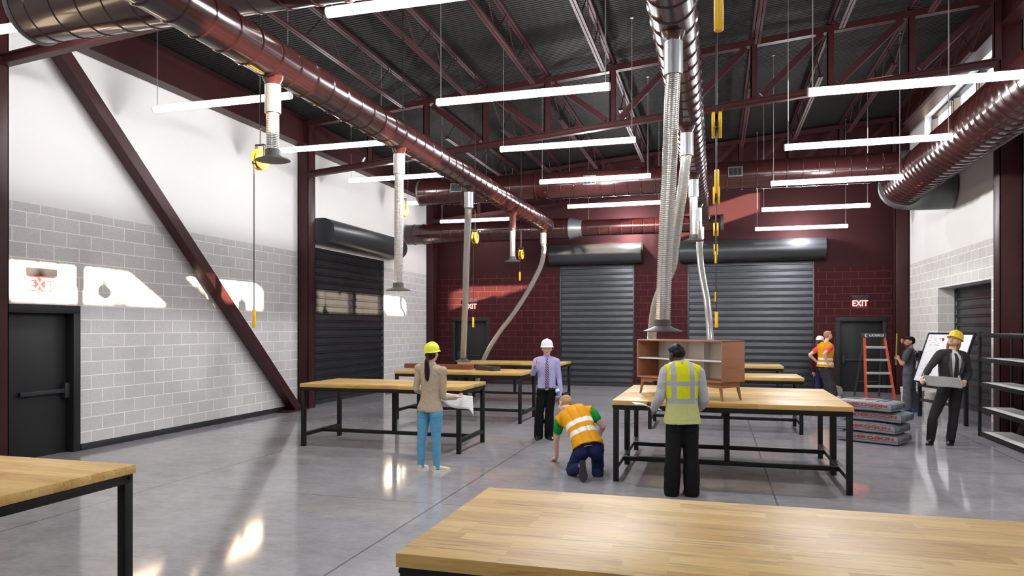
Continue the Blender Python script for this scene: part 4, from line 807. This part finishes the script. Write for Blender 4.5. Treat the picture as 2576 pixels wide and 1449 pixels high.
    def shoe(s, t, sd, mat, sole, w_=.042, toe=.5):
        a, b = s.P['an'+sd], s.P['to'+sd]; d = b-a; k = s.k
        if d.z < -.12 or sd in getattr(s, 'upfoot', ''): return
        d.z = 0; d = d.normalized(); g = min(a.z-.06, 0) if a.z < .06 else 0; z = lambda q: q*k
        m = MB(); r = d.cross(UP); c0 = V((a.x, a.y, 0)); rr = []
        for f, hw, h in ((-.065, .022, .05), (-.055, .032, .075), (-.02, .036, .095), (.03, .037, .085), (.08, .044, .062), (.13, .047, .05), (.17, .04, .04), (.195, .022, .03)):
            c = c0+d*f*k; rr.append([c+r*(hw*k*math.cos(2*PI*j/18))+UP*(h*k*.5+h*k*.5*math.sin(2*PI*j/18)) for j in range(18)])
        m.rings(rr); o = m.build('shoe', mat, t)
        m = MB(); out = [(-.068, .026), (-.05, .037), (.03, .041), (.1, .05), (.15, .049), (.19, .03), (.202, .01)]
        poly = [(f, hw) for f, hw in out]+[(f, -hw) for f, hw in reversed(out)]
        m.ipoly(poly, lambda f, q: c0+d*f*k+r*q*k, lambda f, q: c0+d*f*k+r*q*k+UP*.018); m.build('sole', sole, o)
    def fin(s, m, t, mat, name='person_body'):
        o = remesh(m, .0058, 2, name, [mat], t)
        ex = getattr(m, 'v_extra', [])
        if ex:
            bm = bmesh.new(); bm.from_mesh(o.data)
            for h in ex:
                vs = [bm.verts.new(v) for v in h.v]; bm.verts.ensure_lookup_table()
                for f in h.f:
                    try: bm.faces.new([vs[i] for i in f]).smooth = True
                    except ValueError: pass
            bm.to_mesh(o.data); bm.free()
        return o
skinless = {'sclera': flat('eye_white', (182, 172, 168), .4), 'iris': flat('iris_dark', (44, 36, 32), .2)}
S_l = skin('skin_light', (208, 164, 146)); S_p = skin('skin_pale', (222, 178, 160)); S_m = skin('skin_tan', (176, 128, 102)); S_d = skin('skin_deep', (66, 46, 38)); S_w = skin('skin_warm', (216, 176, 148))
LIP = flat('lip_rose', (176, 108, 102), .4); LIPD = flat('lip_brown', (120, 80, 70), .4)
def cloth(name, rgb, rough=.8, nz=.08, sc=40): return flat(name, rgb, rough, nz=nz, scale=sc, spec=.12, bump=.12)
def person(lb, P, **k):
    b = Body(P, **k); t = thing('person', lb, 'person', (0, 0, 0)); return b, t
def relocate(t, b):                                   # put the Empty at the person's base
    o = V((b.P['pel'].x, b.P['pel'].y, 0))
    def sh(x):
        for c in x.children:
            if c.type == 'MESH': c.data.transform(Matrix.Translation(-o))
            sh(c)
    sh(t); t.location = o
def basics(b, t, smat, legs=True, hands=()):
    m = MB(); b.torso(m, -.022, yoke=True); b.head(m)
    for sd in 'LR':
        b.arm(m, sd); b.leg(m, sd, seat=True)
        if not sd in getattr(b, 'nofoot', ''): a = b.P['an'+sd]; d = b.P['to'+sd]-a; d.normalize(); b.limb(m, [a, a+d*.05], [.034*b.k, .022*b.k], 12)
    for h in hands: b.hand(m, **h)
    return b.fin(m, t, smat)
def seg(p, a, b_): return (p-a).dot((b_-a))/(b_-a).length_squared
def tub(b, m): return m
# 1. woman with the yellow-green hat
P = POSES['woman']; b, t = person('person in beige blouse, light blue jeans and lime yellow hard hat holding a drawing', P, scale=.93, fem=True, hf=FW*.9+RT*.42+UP*.02)
M_blouse = cloth('beige_blouse', (172, 156, 138)); M_jean = cloth('light_blue_jeans', (92, 154, 190), nz=.22, sc=14); M_dkhair = flat('black_brown_hair', (36, 20, 20), .42, nz=.3, scale=60, spec=.2)
basics(b, t, S_l, hands=[dict(sd='R', curl=.5, palm=-RT*.3+UP*.9), dict(sd='L', curl=.5, palm=UP)])
m = MB(); b.torso(m, .004, -.13, .06, yoke=False)
for sd in 'LR': b.leg(m, sd, .007, .002)
remesh(m, .006, 3, 'jeans', [M_jean], t, wrinkle(.003, 10, 30))
m = MB(); b.torso(m, .012, -.04, .97, .002)
for sd in 'LR': b.arm(m, sd, .009, .95); m.ell(b.P['sh'+sd]+UP*.012, (.07, .066, .068), n=16, m=10)
remesh(m, .006, 3, 'blouse', [M_blouse], t, wrinkle(.006, 14, 16))
m = MB(); b.limb(m, [b.spine(.97), b.P['neck']+UP*.01], [.062, .066]); remesh(m, .006, 2, 'collar', [M_blouse], t)
b.face(t, LIP, M_dkhair); b.hair(t, M_dkhair, 'pony'); b.ponytail(t, M_dkhair, .33)
b.hat(t, flat('lime_yellow_hat', (214, 222, 22), .35, nz=.02), .10, 'lime yellow hard hat')
for sd in 'LR': b.shoe(t, sd, flat('cream_canvas', (206, 196, 176), .7), flat('cream_rubber', (222, 214, 198), .6))
relocate(t, b)
# 2. man with the white hat and tie
P = POSES['white']; b, t = person('person in lilac shirt, striped tie and white hard hat pointing with one hand', P, scale=.97, build_=.93, hf=-FW+RT*-.03)
M_lilac = cloth('lilac_shirt', (166, 164, 206)); M_blk = cloth('black_trousers', (20, 19, 20)); M_bhair = flat('dark_brown_hair', (48, 34, 28), .5, nz=.3, scale=60, spec=.2); M_whitehat = flat('white_hat', (226, 224, 226), .35, nz=.01)
basics(b, t, S_l, hands=[dict(sd='R', curl=.4, palm=RT*.9-FW*.2, point=True), dict(sd='L', curl=.75, palm=-RT)])
m = MB(); b.torso(m, .005, -.13, .07, yoke=False)
for sd in 'LR': b.leg(m, sd, .012, .03)
remesh(m, .006, 3, 'trousers', [M_blk], t, wrinkle(.004, 7, 16))
m = MB(); b.torso(m, .011, .03, .97)
for sd in 'LR': b.arm(m, sd, .007, .93)
remesh(m, .006, 3, 'shirt', [M_lilac], t, wrinkle(.005, 10, 12))
m = MB(); m.path([b.spine(.95), b.P['neck']+UP*.005, b.P['neck']+UP*.03], [.07, .066, .062], 18); remesh(m, .006, 2, 'collar', [M_lilac], t)
def tie(b, t, mat, w_, front, te=.1, y=.0):
    m = MB(); rr = []
    for tt, hw in ((.985, .016), (.95, .022), (.93, .018), (.8, w_*.72), (.5, w_*.9), (te+.06, w_), (te, .004)):
        r, f, d = b.axes(tt); f = f if f.dot(front) > 0 else -f; dep = {.985: .058, .95: .088, .93: .104}.get(tt, .143+y)*b.k
        c = b.spine(tt)+f*dep; rr.append([c+r*(hw*q)+f*e for q, e in ((-1, 0), (0, .004), (1, 0), (1, -.01), (-1, -.01))])
    m.rings(rr, True, 0, False); return m.build('tie', mat, t)
def stripe_tie():
    T = NT('striped_tie'); o = T.obj(); sp = T.n('ShaderNodeSeparateXYZ'); T.l(o, sp.inputs[0]); s = T.math('FRACT', T.math('MULTIPLY', T.math('ADD', sp.outputs[0], sp.outputs[2]), 26)); g = T.math('GREATER_THAN', s, .74)
    T.base(T.mix(g, lin(66, 52, 82), lin(190, 178, 196))); return T.set(.6)
tie(b, t, stripe_tie(), .034, -FW, .06)
m = MB(); m.rings([b.ring(q, .162*b.k, .116*b.k, .006) for q in (-.0, .045)], False); m.build('belt', flat('black_leather', (30, 29, 30), .35), t)
r, f, d = b.axes(.02); f = f if f.dot(-FW) > 0 else -f; c = b.spine(.022)+f*.124; m = MB(); m.ipoly([(-.026, -.018), (.026, -.018), (.026, .018), (-.026, .018)], lambda x, z: c+r*x+UP*z, lambda x, z: c+r*x+UP*z+f*.006); m.build('belt_buckle', M_grey, t)
b.face(t, LIP, M_bhair); b.hair(t, M_bhair, 'crop'); b.hat(t, M_whitehat, .06, 'white hard hat')
for sd in 'LR': b.shoe(t, sd, flat('black_leather', (30, 29, 30), .35), M_cord)
relocate(t, b); ha = b.P['haL']; wr = b.P['wrL']
M_blueroll = flat('blue_wrap', (40, 104, 178), .45); p0, p1 = ha-RT*.06+UP*.13+FW*.06, ha+RT*.035-UP*.10-FW*.03
rl = hide_tris(MB().cyl(p0, p1, .042, .042, 28)); o = rl.build('paper_roll', M_blueroll); tag(o, 'blue and white roll in the hand of the person with the white hard hat', 'roll'); o2 = MB()
d = (p1-p0).normalized(); hide_tris(o2.prof(p0+d*.03, d, [(0, .0428), (.05, .0428)], 28)); hide_tris(o2.prof(p0-d*.004, d, [(0, .036), (.02, .0425)], 28)); o2.build('white_band', M_lacq, o)
# 3. kneeling man
P = POSES['kneel']; b, t = person('person kneeling in orange vest, green shirt and dark jeans, one hand at the floor', P, scale=.98, hf=FW*.55-RT*.5-UP*.62, hu=UP*.7+FW*.5)
b.nofoot = 'L'; b.upfoot = 'L'
M_orange = cloth('orange_vest', (214, 150, 18), .6, .06); M_stripe = flat('reflective_white', (226, 226, 228), .45, nz=.02); M_green = cloth('green_tshirt', (22, 150, 64)); M_denim = cloth('dark_blue_jeans', (36, 43, 84), nz=.3, sc=12); M_blond = flat('blond_hair', (168, 134, 96), .5, nz=.2, scale=80, spec=.2)
basics(b, t, S_p, hands=[dict(sd='L', curl=.02, palm=-UP+RT*.02, spread=.28, thumb=.1), dict(sd='R', curl=.5, palm=-UP)])
m = MB(); b.torso(m, .028, -.13, .2, yoke=False)
b.leg(m, 'R', .018, .022); b.leg(m, 'L', .014, .006, .86)
remesh(m, .006, 3, 'jeans', [M_denim], t, wrinkle(.006, 9, 12))
m = MB(); b.torso(m, .010, .05, .97)
for sd in 'LR': b.arm(m, sd, .013, .2)
remesh(m, .006, 3, 'tshirt', [M_green], t, wrinkle(.004, 10, 12))
def puffy(b, t, name, amp=.012, t0=-.06, bands=((.22, .32), (.46, .57)), period=.13, wide=1.0, flare=.02):
    m = MB(); b.torso(m, .034, t0, .965, flare, full=wide); Lh = (b.spine(1)-b.spine(0)).length
    def coord(p):
        best = min(range(41), key=lambda i: (b.spine(-.1*0+i/40)-p).length_squared); q = b.spine(best/40); r, f, d = b.axes(best/40); tt = best/40+(p-q).dot(d)/Lh; return tt, (p-q).dot(r)
    def disp(p, n):
        tt, u = coord(p); return amp*(abs(math.cos(PI*u/period))**.5-.7)+.002*noise.noise(p*14)
    def fm(p, n):
        tt, u = coord(p); return 1 if any(a < tt < c for a, c in bands) and abs(n.dot(b.axes(.5)[2])) < .8 else 0
    return remesh(m, .006, 3, name, [M_orange, M_stripe], t, disp, fm)
puffy(b, t, 'safety_vest', .014, -.07, ((.27, .38), (.49, .59)))
b.face(t, LIP, M_blond); b.hair(t, M_blond, 'short')
b.shoe(t, 'R', M_black, M_cord)
# the raised left foot: toe on the floor, sole turned to the camera
an, to = b.P['anL'], b.P['toL']; hl = an+UP*.05-FW*.05; d = (to-hl); nrm = -FW; m = MB(); rr = []
ax = (V((to.x, to.y, .015))-FW*.05-hl).normalized(); sd_ = ax.cross(nrm).normalized(); n2 = sd_.cross(ax)
for f, hw, h in ((-.03, .02, .03), (-.015, .034, .05), (.05, .036, .055), (.1, .042, .05), (.16, .05, .042), (.2, .045, .034), (.225, .02, .02)):
    c = hl+ax*f*.98; rr.append([c+sd_*(hw*math.cos(2*PI*j/18))+n2*(-h*.5+h*.5*math.sin(2*PI*j/18)) for j in range(18)])
m.rings(rr); o = m.build('shoe', M_black, t)
out = [(-.03, .022), (-.02, .036), (.05, .038), (.1, .045), (.16, .053), (.205, .046), (.23, .015)]; m = MB(); m.ipoly([(f, q) for f, q in out]+[(f, -q) for f, q in reversed(out)], lambda f, q: hl+ax*f*.98+sd_*q, lambda f, q: hl+ax*f*.98+sd_*q+n2*.018); m.build('sole', M_cord, o)
relocate(t, b)
# 4. man in the lime vest
P = POSES['vest']; b, t = person('person in lime safety vest with grey stripes looking down at a paper', P, scale=.97, hf=FW*.82-RT*.38-UP*.42)
M_gshirt = cloth('light_grey_shirt', (176, 176, 182)); M_lime = cloth('lime_vest', (206, 208, 28), .6, .05); M_limepale = cloth('pale_lime_vest', (184, 188, 124), .7); M_gstripe = flat('reflective_grey', (158, 162, 168), .45, nz=.04); M_chtr = cloth('charcoal_trousers', (26, 26, 28)); M_blackhair = flat('black_hair', (16, 13, 13), .5, nz=.3, scale=90, spec=.2)
basics(b, t, S_d, hands=[dict(sd='L', curl=.55, palm=UP*.8+RT*.4), dict(sd='R', curl=.5, palm=UP)])
m = MB(); b.torso(m, .008, -.13, .1, yoke=False)
for sd in 'LR': b.leg(m, sd, .016, .034)
remesh(m, .006, 3, 'trousers', [M_chtr], t, wrinkle(.004, 7, 9))
m = MB(); b.torso(m, .012, .0, .97)
for sd in 'LR': b.arm(m, sd, .019, .95)
remesh(m, .006, 3, 'shirt', [M_gshirt], t, wrinkle(.006, 12, 14))
m = MB(); m.path([b.spine(.95), b.P['neck'], b.P['neck']+UP*.02+b.hf*.01], [.074, .066, .062], 18); remesh(m, .006, 2, 'collar', [M_gshirt], t)
m = MB(); b.torso(m, .026, -.06, .975, .03)
def vestmat(p, n):
    r, f, d = b.axes(.5); u = (p-b.P['pel']).dot(r)-(-.005); z = p.z
    if n.z < -.8: return 2
    if z < 1.022: return 2
    if z < 1.078: return 1
    if abs(abs(u)-.098) < .028 and (z > 1.22 or True): return 1
    if 1.215 < z < 1.262: return 1
    return 0
remesh(m, .005, 3, 'safety_vest', [M_lime, M_gstripe, M_limepale], t, lambda p, n: .006*noise.noise(V((p.x*11, p.y*11, p.z*3)))+.002*noise.noise(p*25), vestmat)
b.face(t, LIPD, M_blackhair); b.hair(t, M_blackhair, 'short')
for sd in 'LR': b.shoe(t, sd, flat('brown_leather', (70, 34, 30), .35), M_cord)
relocate(t, b); h = b.P['haL']
M_paper = flat('white_paper', (222, 222, 224), .6, nz=.01)
def sheet(name, lb, grid, mat, th=.002, cat='paper'):
    nu, nv = len(grid), len(grid[0]); m = MB(); vs = [p for row in grid for p in row]; fs = [(i*nv+j, (i+1)*nv+j, (i+1)*nv+j+1, i*nv+j+1) for i in range(nu-1) for j in range(nv-1)]
    m.add(vs, fs, 0, True); o = m.build(name, mat); so_ = o.modifiers.new('thick', 'SOLIDIFY'); so_.thickness = th; return tag(o, lb, cat)
a0 = h-RT*.02+UP*.012; sheet('paper_sheets', 'white folded paper held out in the left hand of the person in the lime vest', [[a0-RT*(.15-.30*i/6)*1.0+FW*(-.06+.24*j/4)+UP*(.035-.055*i/6+.012*math.sin(i*.9)) for j in range(5)] for i in range(7)], M_paper, .008)
# 5. woman in the brown jacket
P = POSES['brown']; b, t = person('person in brown jacket, navy trousers and white hard hat, half hidden behind another', P, scale=.92, fem=True, hf=RT*.93+FW*.3-UP*.12)
M_brown = cloth('brown_jacket', (74, 32, 24)); M_navy = cloth('navy_trousers', (42, 50, 84)); M_auburn = flat('auburn_hair', (104, 62, 42), .5, nz=.25, scale=70, spec=.2)
basics(b, t, S_l, hands=[dict(sd='R', curl=.25, palm=FW)])
m = MB(); b.torso(m, .006, -.13, .14, yoke=False)
for sd in 'LR': b.leg(m, sd, .012, .02)
remesh(m, .007, 3, 'trousers', [M_navy], t, wrinkle(.004))
m = MB(); b.torso(m, .018, -.02, .97, .01)
for sd in 'LR': b.arm(m, sd, .015, .95)
remesh(m, .007, 3, 'jacket', [M_brown], t, wrinkle(.006, 12, 14))
b.face(t, LIP, M_auburn); b.hair(t, M_auburn, 'pony'); b.ponytail(t, M_auburn, .2); b.hat(t, M_whitehat, .03, 'white hard hat', M_cord)
for sd in 'LR': b.shoe(t, sd, M_black, M_cord)
relocate(t, b)
# 6. man in the orange vest by the door
P = POSES['orange']; b, t = person('person standing in puffy orange vest with hands on hips by the back door', P, scale=1.0, hf=RT*.97+FW*.2)
M_pink = cloth('coral_tshirt', (214, 82, 92)); M_bjean = cloth('faded_black_jeans', (58, 57, 58), nz=.8, sc=6)
basics(b, t, S_p, hands=[dict(sd='R', curl=.3, palm=FW*.8), dict(sd='L', curl=.3, palm=-FW*.5)])
m = MB(); b.torso(m, .008, -.13, .14, yoke=False)
for sd in 'LR': b.leg(m, sd, .02, .03)
remesh(m, .007, 3, 'jeans', [M_bjean], t, wrinkle(.006))
m = MB(); b.torso(m, .014, -.02, .97)
for sd in 'LR': b.arm(m, sd, .018, .25)
remesh(m, .007, 3, 'tshirt', [M_pink], t, wrinkle(.004))
puffy(b, t, 'safety_vest', .012, -.1, ((.10, .19), (.28, .37)), .15, 1.12, .03)
b.face(t, LIP, M_blond); b.hair(t, M_blond, 'short')
for sd in 'LR': b.shoe(t, sd, M_whitehat, M_whitehat)
relocate(t, b)
# 7. man in overalls with the tape
P = POSES['overall']; b, t = person('person in grey overalls and charcoal shirt holding a tape upright', P, scale=.97, hf=-RT*.96+FW*.08-UP*.03)
M_tee = cloth('charcoal_tshirt', (70, 70, 74)); M_ov = cloth('grey_overalls', (86, 84, 96), nz=.2, sc=14); M_bluesock = cloth('blue_overshoe', (52, 104, 172))
basics(b, t, S_m, hands=[dict(sd='L', curl=.9, palm=RT*.2+FW*.9), dict(sd='R', curl=.55, palm=-FW*.8-RT*.2)])
m = MB(); b.torso(m, .010, -.13, .5, yoke=False)
for sd in 'LR': b.leg(m, sd, .022, .036, .98)
remesh(m, .0065, 3, 'overalls', [M_ov], t, wrinkle(.009, 9, 12))
m = MB(); b.torso(m, .016, .3, .97)
for sd in 'LR': b.arm(m, sd, .02, .3)
remesh(m, .0065, 3, 'tshirt', [M_tee], t, wrinkle(.005, 11, 13))
for s in (-1, 1):
    m = MB(); pts = []
    for q, tt in ((.13, .5), (.135, .75), (.09, .93), (.0, .985), (-.09, .93), (-.135, .7), (-.12, .5)):
        r, f, d = b.axes(tt); pts.append(b.spine(tt)+r*(s*.085)+f*q+UP*.012*(abs(q) < .1))
    m.path(pts, .011, 8); m.build('shoulder_strap', M_ov, t)
b.face(t, LIPD, M_blackhair, beard=flat('dark_stubble', (70, 48, 40), .7)); b.hair(t, M_blackhair, 'short')
for sd in 'LR': b.shoe(t, sd, M_bluesock, M_bluesock)
relocate(t, b)
hl, hr_ = b.P['haL'], b.P['haR']; tp = hl+RT*-.03; M_tape = flat('olive_tape', (150, 142, 40), .5)
o = MB().bbox((-.016, -.002, -.17), (.016, .002, .52), .0008).build('tape_measure', M_tape); o.location = V((hl.x-.03, hl.y, hl.z)); o.rotation_euler = (0, math.radians(1.5), math.radians(15)); tag(o, 'yellow olive measuring tape held upright by the person in overalls', 'tape measure')
# 8. man in the suit
P = POSES['suit']; b, t = person('person in dark grey suit and yellow hard hat holding an open blueprint', P, scale=1.0, hf=-FW*.58-RT*.68+UP*.42, hu=UP+RT*.25)
M_suit = cloth('dark_grey_suit', (50, 49, 51)); M_wshirt = cloth('white_shirt', (214, 212, 214)); M_strou = cloth('suit_trousers', (42, 41, 43)); M_ginger = flat('ginger_brown_hair', (130, 84, 56), .5, nz=.25, scale=80, spec=.2)
basics(b, t, S_w, hands=[dict(sd='R', curl=.6, palm=RT*.6-UP*.2-FW*.1), dict(sd='L', curl=.6, palm=-RT*.6-UP*.2-FW*.1)])
m = MB(); b.torso(m, .006, -.13, .08, yoke=False)
for sd in 'LR': b.leg(m, sd, .009, .016)
remesh(m, .006, 3, 'trousers', [M_strou], t, wrinkle(.005, 7, 12))
r0, f0, d0 = b.axes(.5); f0 = f0 if f0.dot(-FW) > 0 else -f0; Lh = (b.spine(1)-b.spine(0)).length
m = MB(); b.torso(m, .010, .0, .97); remesh(m, .006, 3, 'shirt', [M_wshirt], t, wrinkle(.003))
m = MB(); m.path([b.spine(.94), b.P['neck'], b.P['neck']+UP*.03], [.074, .067, .062], 18); remesh(m, .006, 2, 'shirt_collar', [M_wshirt], t)
m = MB(); b.torso(m, .022, -.14, .965, .02)
for sd in 'LR': b.arm(m, sd, .014, .95)
o = remesh(m, .006, 3, 'jacket', [M_suit], t, wrinkle(.005, 8, 10))
bm = bmesh.new(); bm.from_mesh(o.data); dl = []
for f in bm.faces:                                    # open front of the jacket
    p = f.calc_center_median(); tt = (p-b.P['pel']).dot(d0)/Lh; c = b.spine(max(0, min(1, tt))); u = (p-c).dot(r0); w_ = (.028+.055*max(0, min(1, (tt-.02)/.75))) if tt < .86 else .083-.25*(tt-.86)
    if (p-c).dot(f0) > .02 and abs(u) < w_: dl.append(f)
bmesh.ops.delete(bm, geom=dl, context='FACES'); bm.to_mesh(o.data); bm.free()
for s in (-1, 1):
    rr = []; m = MB()
    for tt, u0, u1, dp in ((.12, .036, .04, .142), (.35, .055, .085, .139), (.6, .074, .125, .142), (.72, .08, .125, .146), (.735, .08, .105, .146), (.9, .08, .10, .118), (.97, .07, .08, .085)):
        c = b.spine(tt)+f0*dp*b.k; rr.append([c+r0*(s*u0)+f0*.003, c+r0*(s*u1)-f0*.008, c+r0*(s*u1)-f0*.018, c+r0*(s*u0)-f0*.012])
    m.rings(rr, True, 0, False); m.build('lapel', flat('lapel_grey', (66, 65, 66), .7), t)
tie(b, t, flat('black_tie', (17, 17, 18), .6), .034, -FW, .08, .004)
m = MB(); m.rings([b.ring(q, .162*b.k, .116*b.k, .006) for q in (-.03, .015)], False); m.build('belt', flat('black_leather', (30, 29, 30), .35), t)
b.face(t, LIP, M_ginger, beard=flat('light_stubble', (172, 130, 102), .7)); b.hair(t, M_ginger, 'long'); b.hat(t, flat('yellow_hat', (212, 188, 22), .38, nz=.02), -.08, 'yellow hard hat')
for sd in 'LR': b.shoe(t, sd, M_black, M_cord)
relocate(t, b)
# drawings held by people
def print_mat(name, basec, linec):
    T = NT(name); o = T.obj(); sp = T.n('ShaderNodeSeparateXYZ'); T.l(o, sp.inputs[0]); rot = T.n('ShaderNodeCombineXYZ')
    T.l(T.math('ADD', T.math('MULTIPLY', sp.outputs[0], math.cos(YAW)), T.math('MULTIPLY', sp.outputs[1], math.sin(YAW))), rot.inputs[0]); T.l(T.math('MULTIPLY', sp.outputs[2], 1.3), rot.inputs[1])
    br = T.n('ShaderNodeTexBrick'); T.l(rot.outputs[0], br.inputs['Vector']); br.offset = .37; br.squash = .6; br.squash_frequency = 3
    for k, x in (('Scale', 1), ('Brick Width', .085), ('Row Height', .032), ('Mortar Size', .0012), ('Mortar Smooth', 0)): br.inputs[k].default_value = x
    n = T.ramp(T.noise(o, 13, 2), [(.46, (0, 0, 0, 1)), (.5, (1, 1, 1, 1))]); T.base(T.mix(T.math('MULTIPLY', br.outputs['Fac'], n), lin(*basec), lin(*linec))); return T.set(.65)
M_blue1 = print_mat('grey_drawing', (150, 150, 150), (112, 112, 116)); M_blue2 = print_mat('white_drawing', (214, 214, 216), (158, 158, 164))
L_, R_ = V(POSES['suit']['haR']), V(POSES['suit']['haL']); ux = (R_-L_).normalized(); c = (L_+R_)/2+FW*.035; g = []
for i in range(25):
    u = -.275+.55*i/24; row = []
    for j in range(9):
        s = j/8; p = c+ux*u+UP*(.075-.155*s)-FW*(.02+.10*s)+UP*.004*math.sin(u*14); row.append(p)
    if i in (0,): row = [p+UP*.02+FW*.02 for p in row]
    g.append(row)
g = [[c+ux*(-.29+.02*math.sin(a))+UP*(.075-.155*j/8+.022*(1-math.cos(a)))-FW*(.02+.10*j/8) for j in range(9)] for a in (3.6, 2.7, 1.9, 1.1, .4)]+g[1:-1]+[[c+ux*(.29-.02*math.sin(a))+UP*(.075-.155*j/8+.022*(1-math.cos(a)))-FW*(.02+.10*j/8) for j in range(9)] for a in (.4, 1.1, 1.9, 2.7, 3.6)]
sheet('blueprint', 'grey printed blueprint held open by the person in the suit', g, M_blue1, .002, 'drawing')
hr_ = V(POSES['woman']['haR']); hl = V(POSES['woman']['haL']); g = []
for i in range(21):
    u = i/20; top = hl.lerp(hr_+RT*.16, u)+FW*.03; row = []
    for j in range(9):
        s = j/8; dr = .10+.12*max(0, u-.45)*1.8+.05*math.sin(u*13)*max(0, u-.3)
        row.append(top+FW*(.10*math.cos(s*1.2))-UP*(dr*s*1.1)+UP*(.055*math.sin(s*PI)*(1-u*.6))+RT*(.05*s*math.sin(u*9))-FW*(.13*s*max(0, u-.4)))
    g.append(row)
sheet('drawing_sheet', 'large white drawing held by the person in the lime yellow hard hat', g, M_blue2, .002, 'drawing')

bpy.data.scenes.remove(TMP)
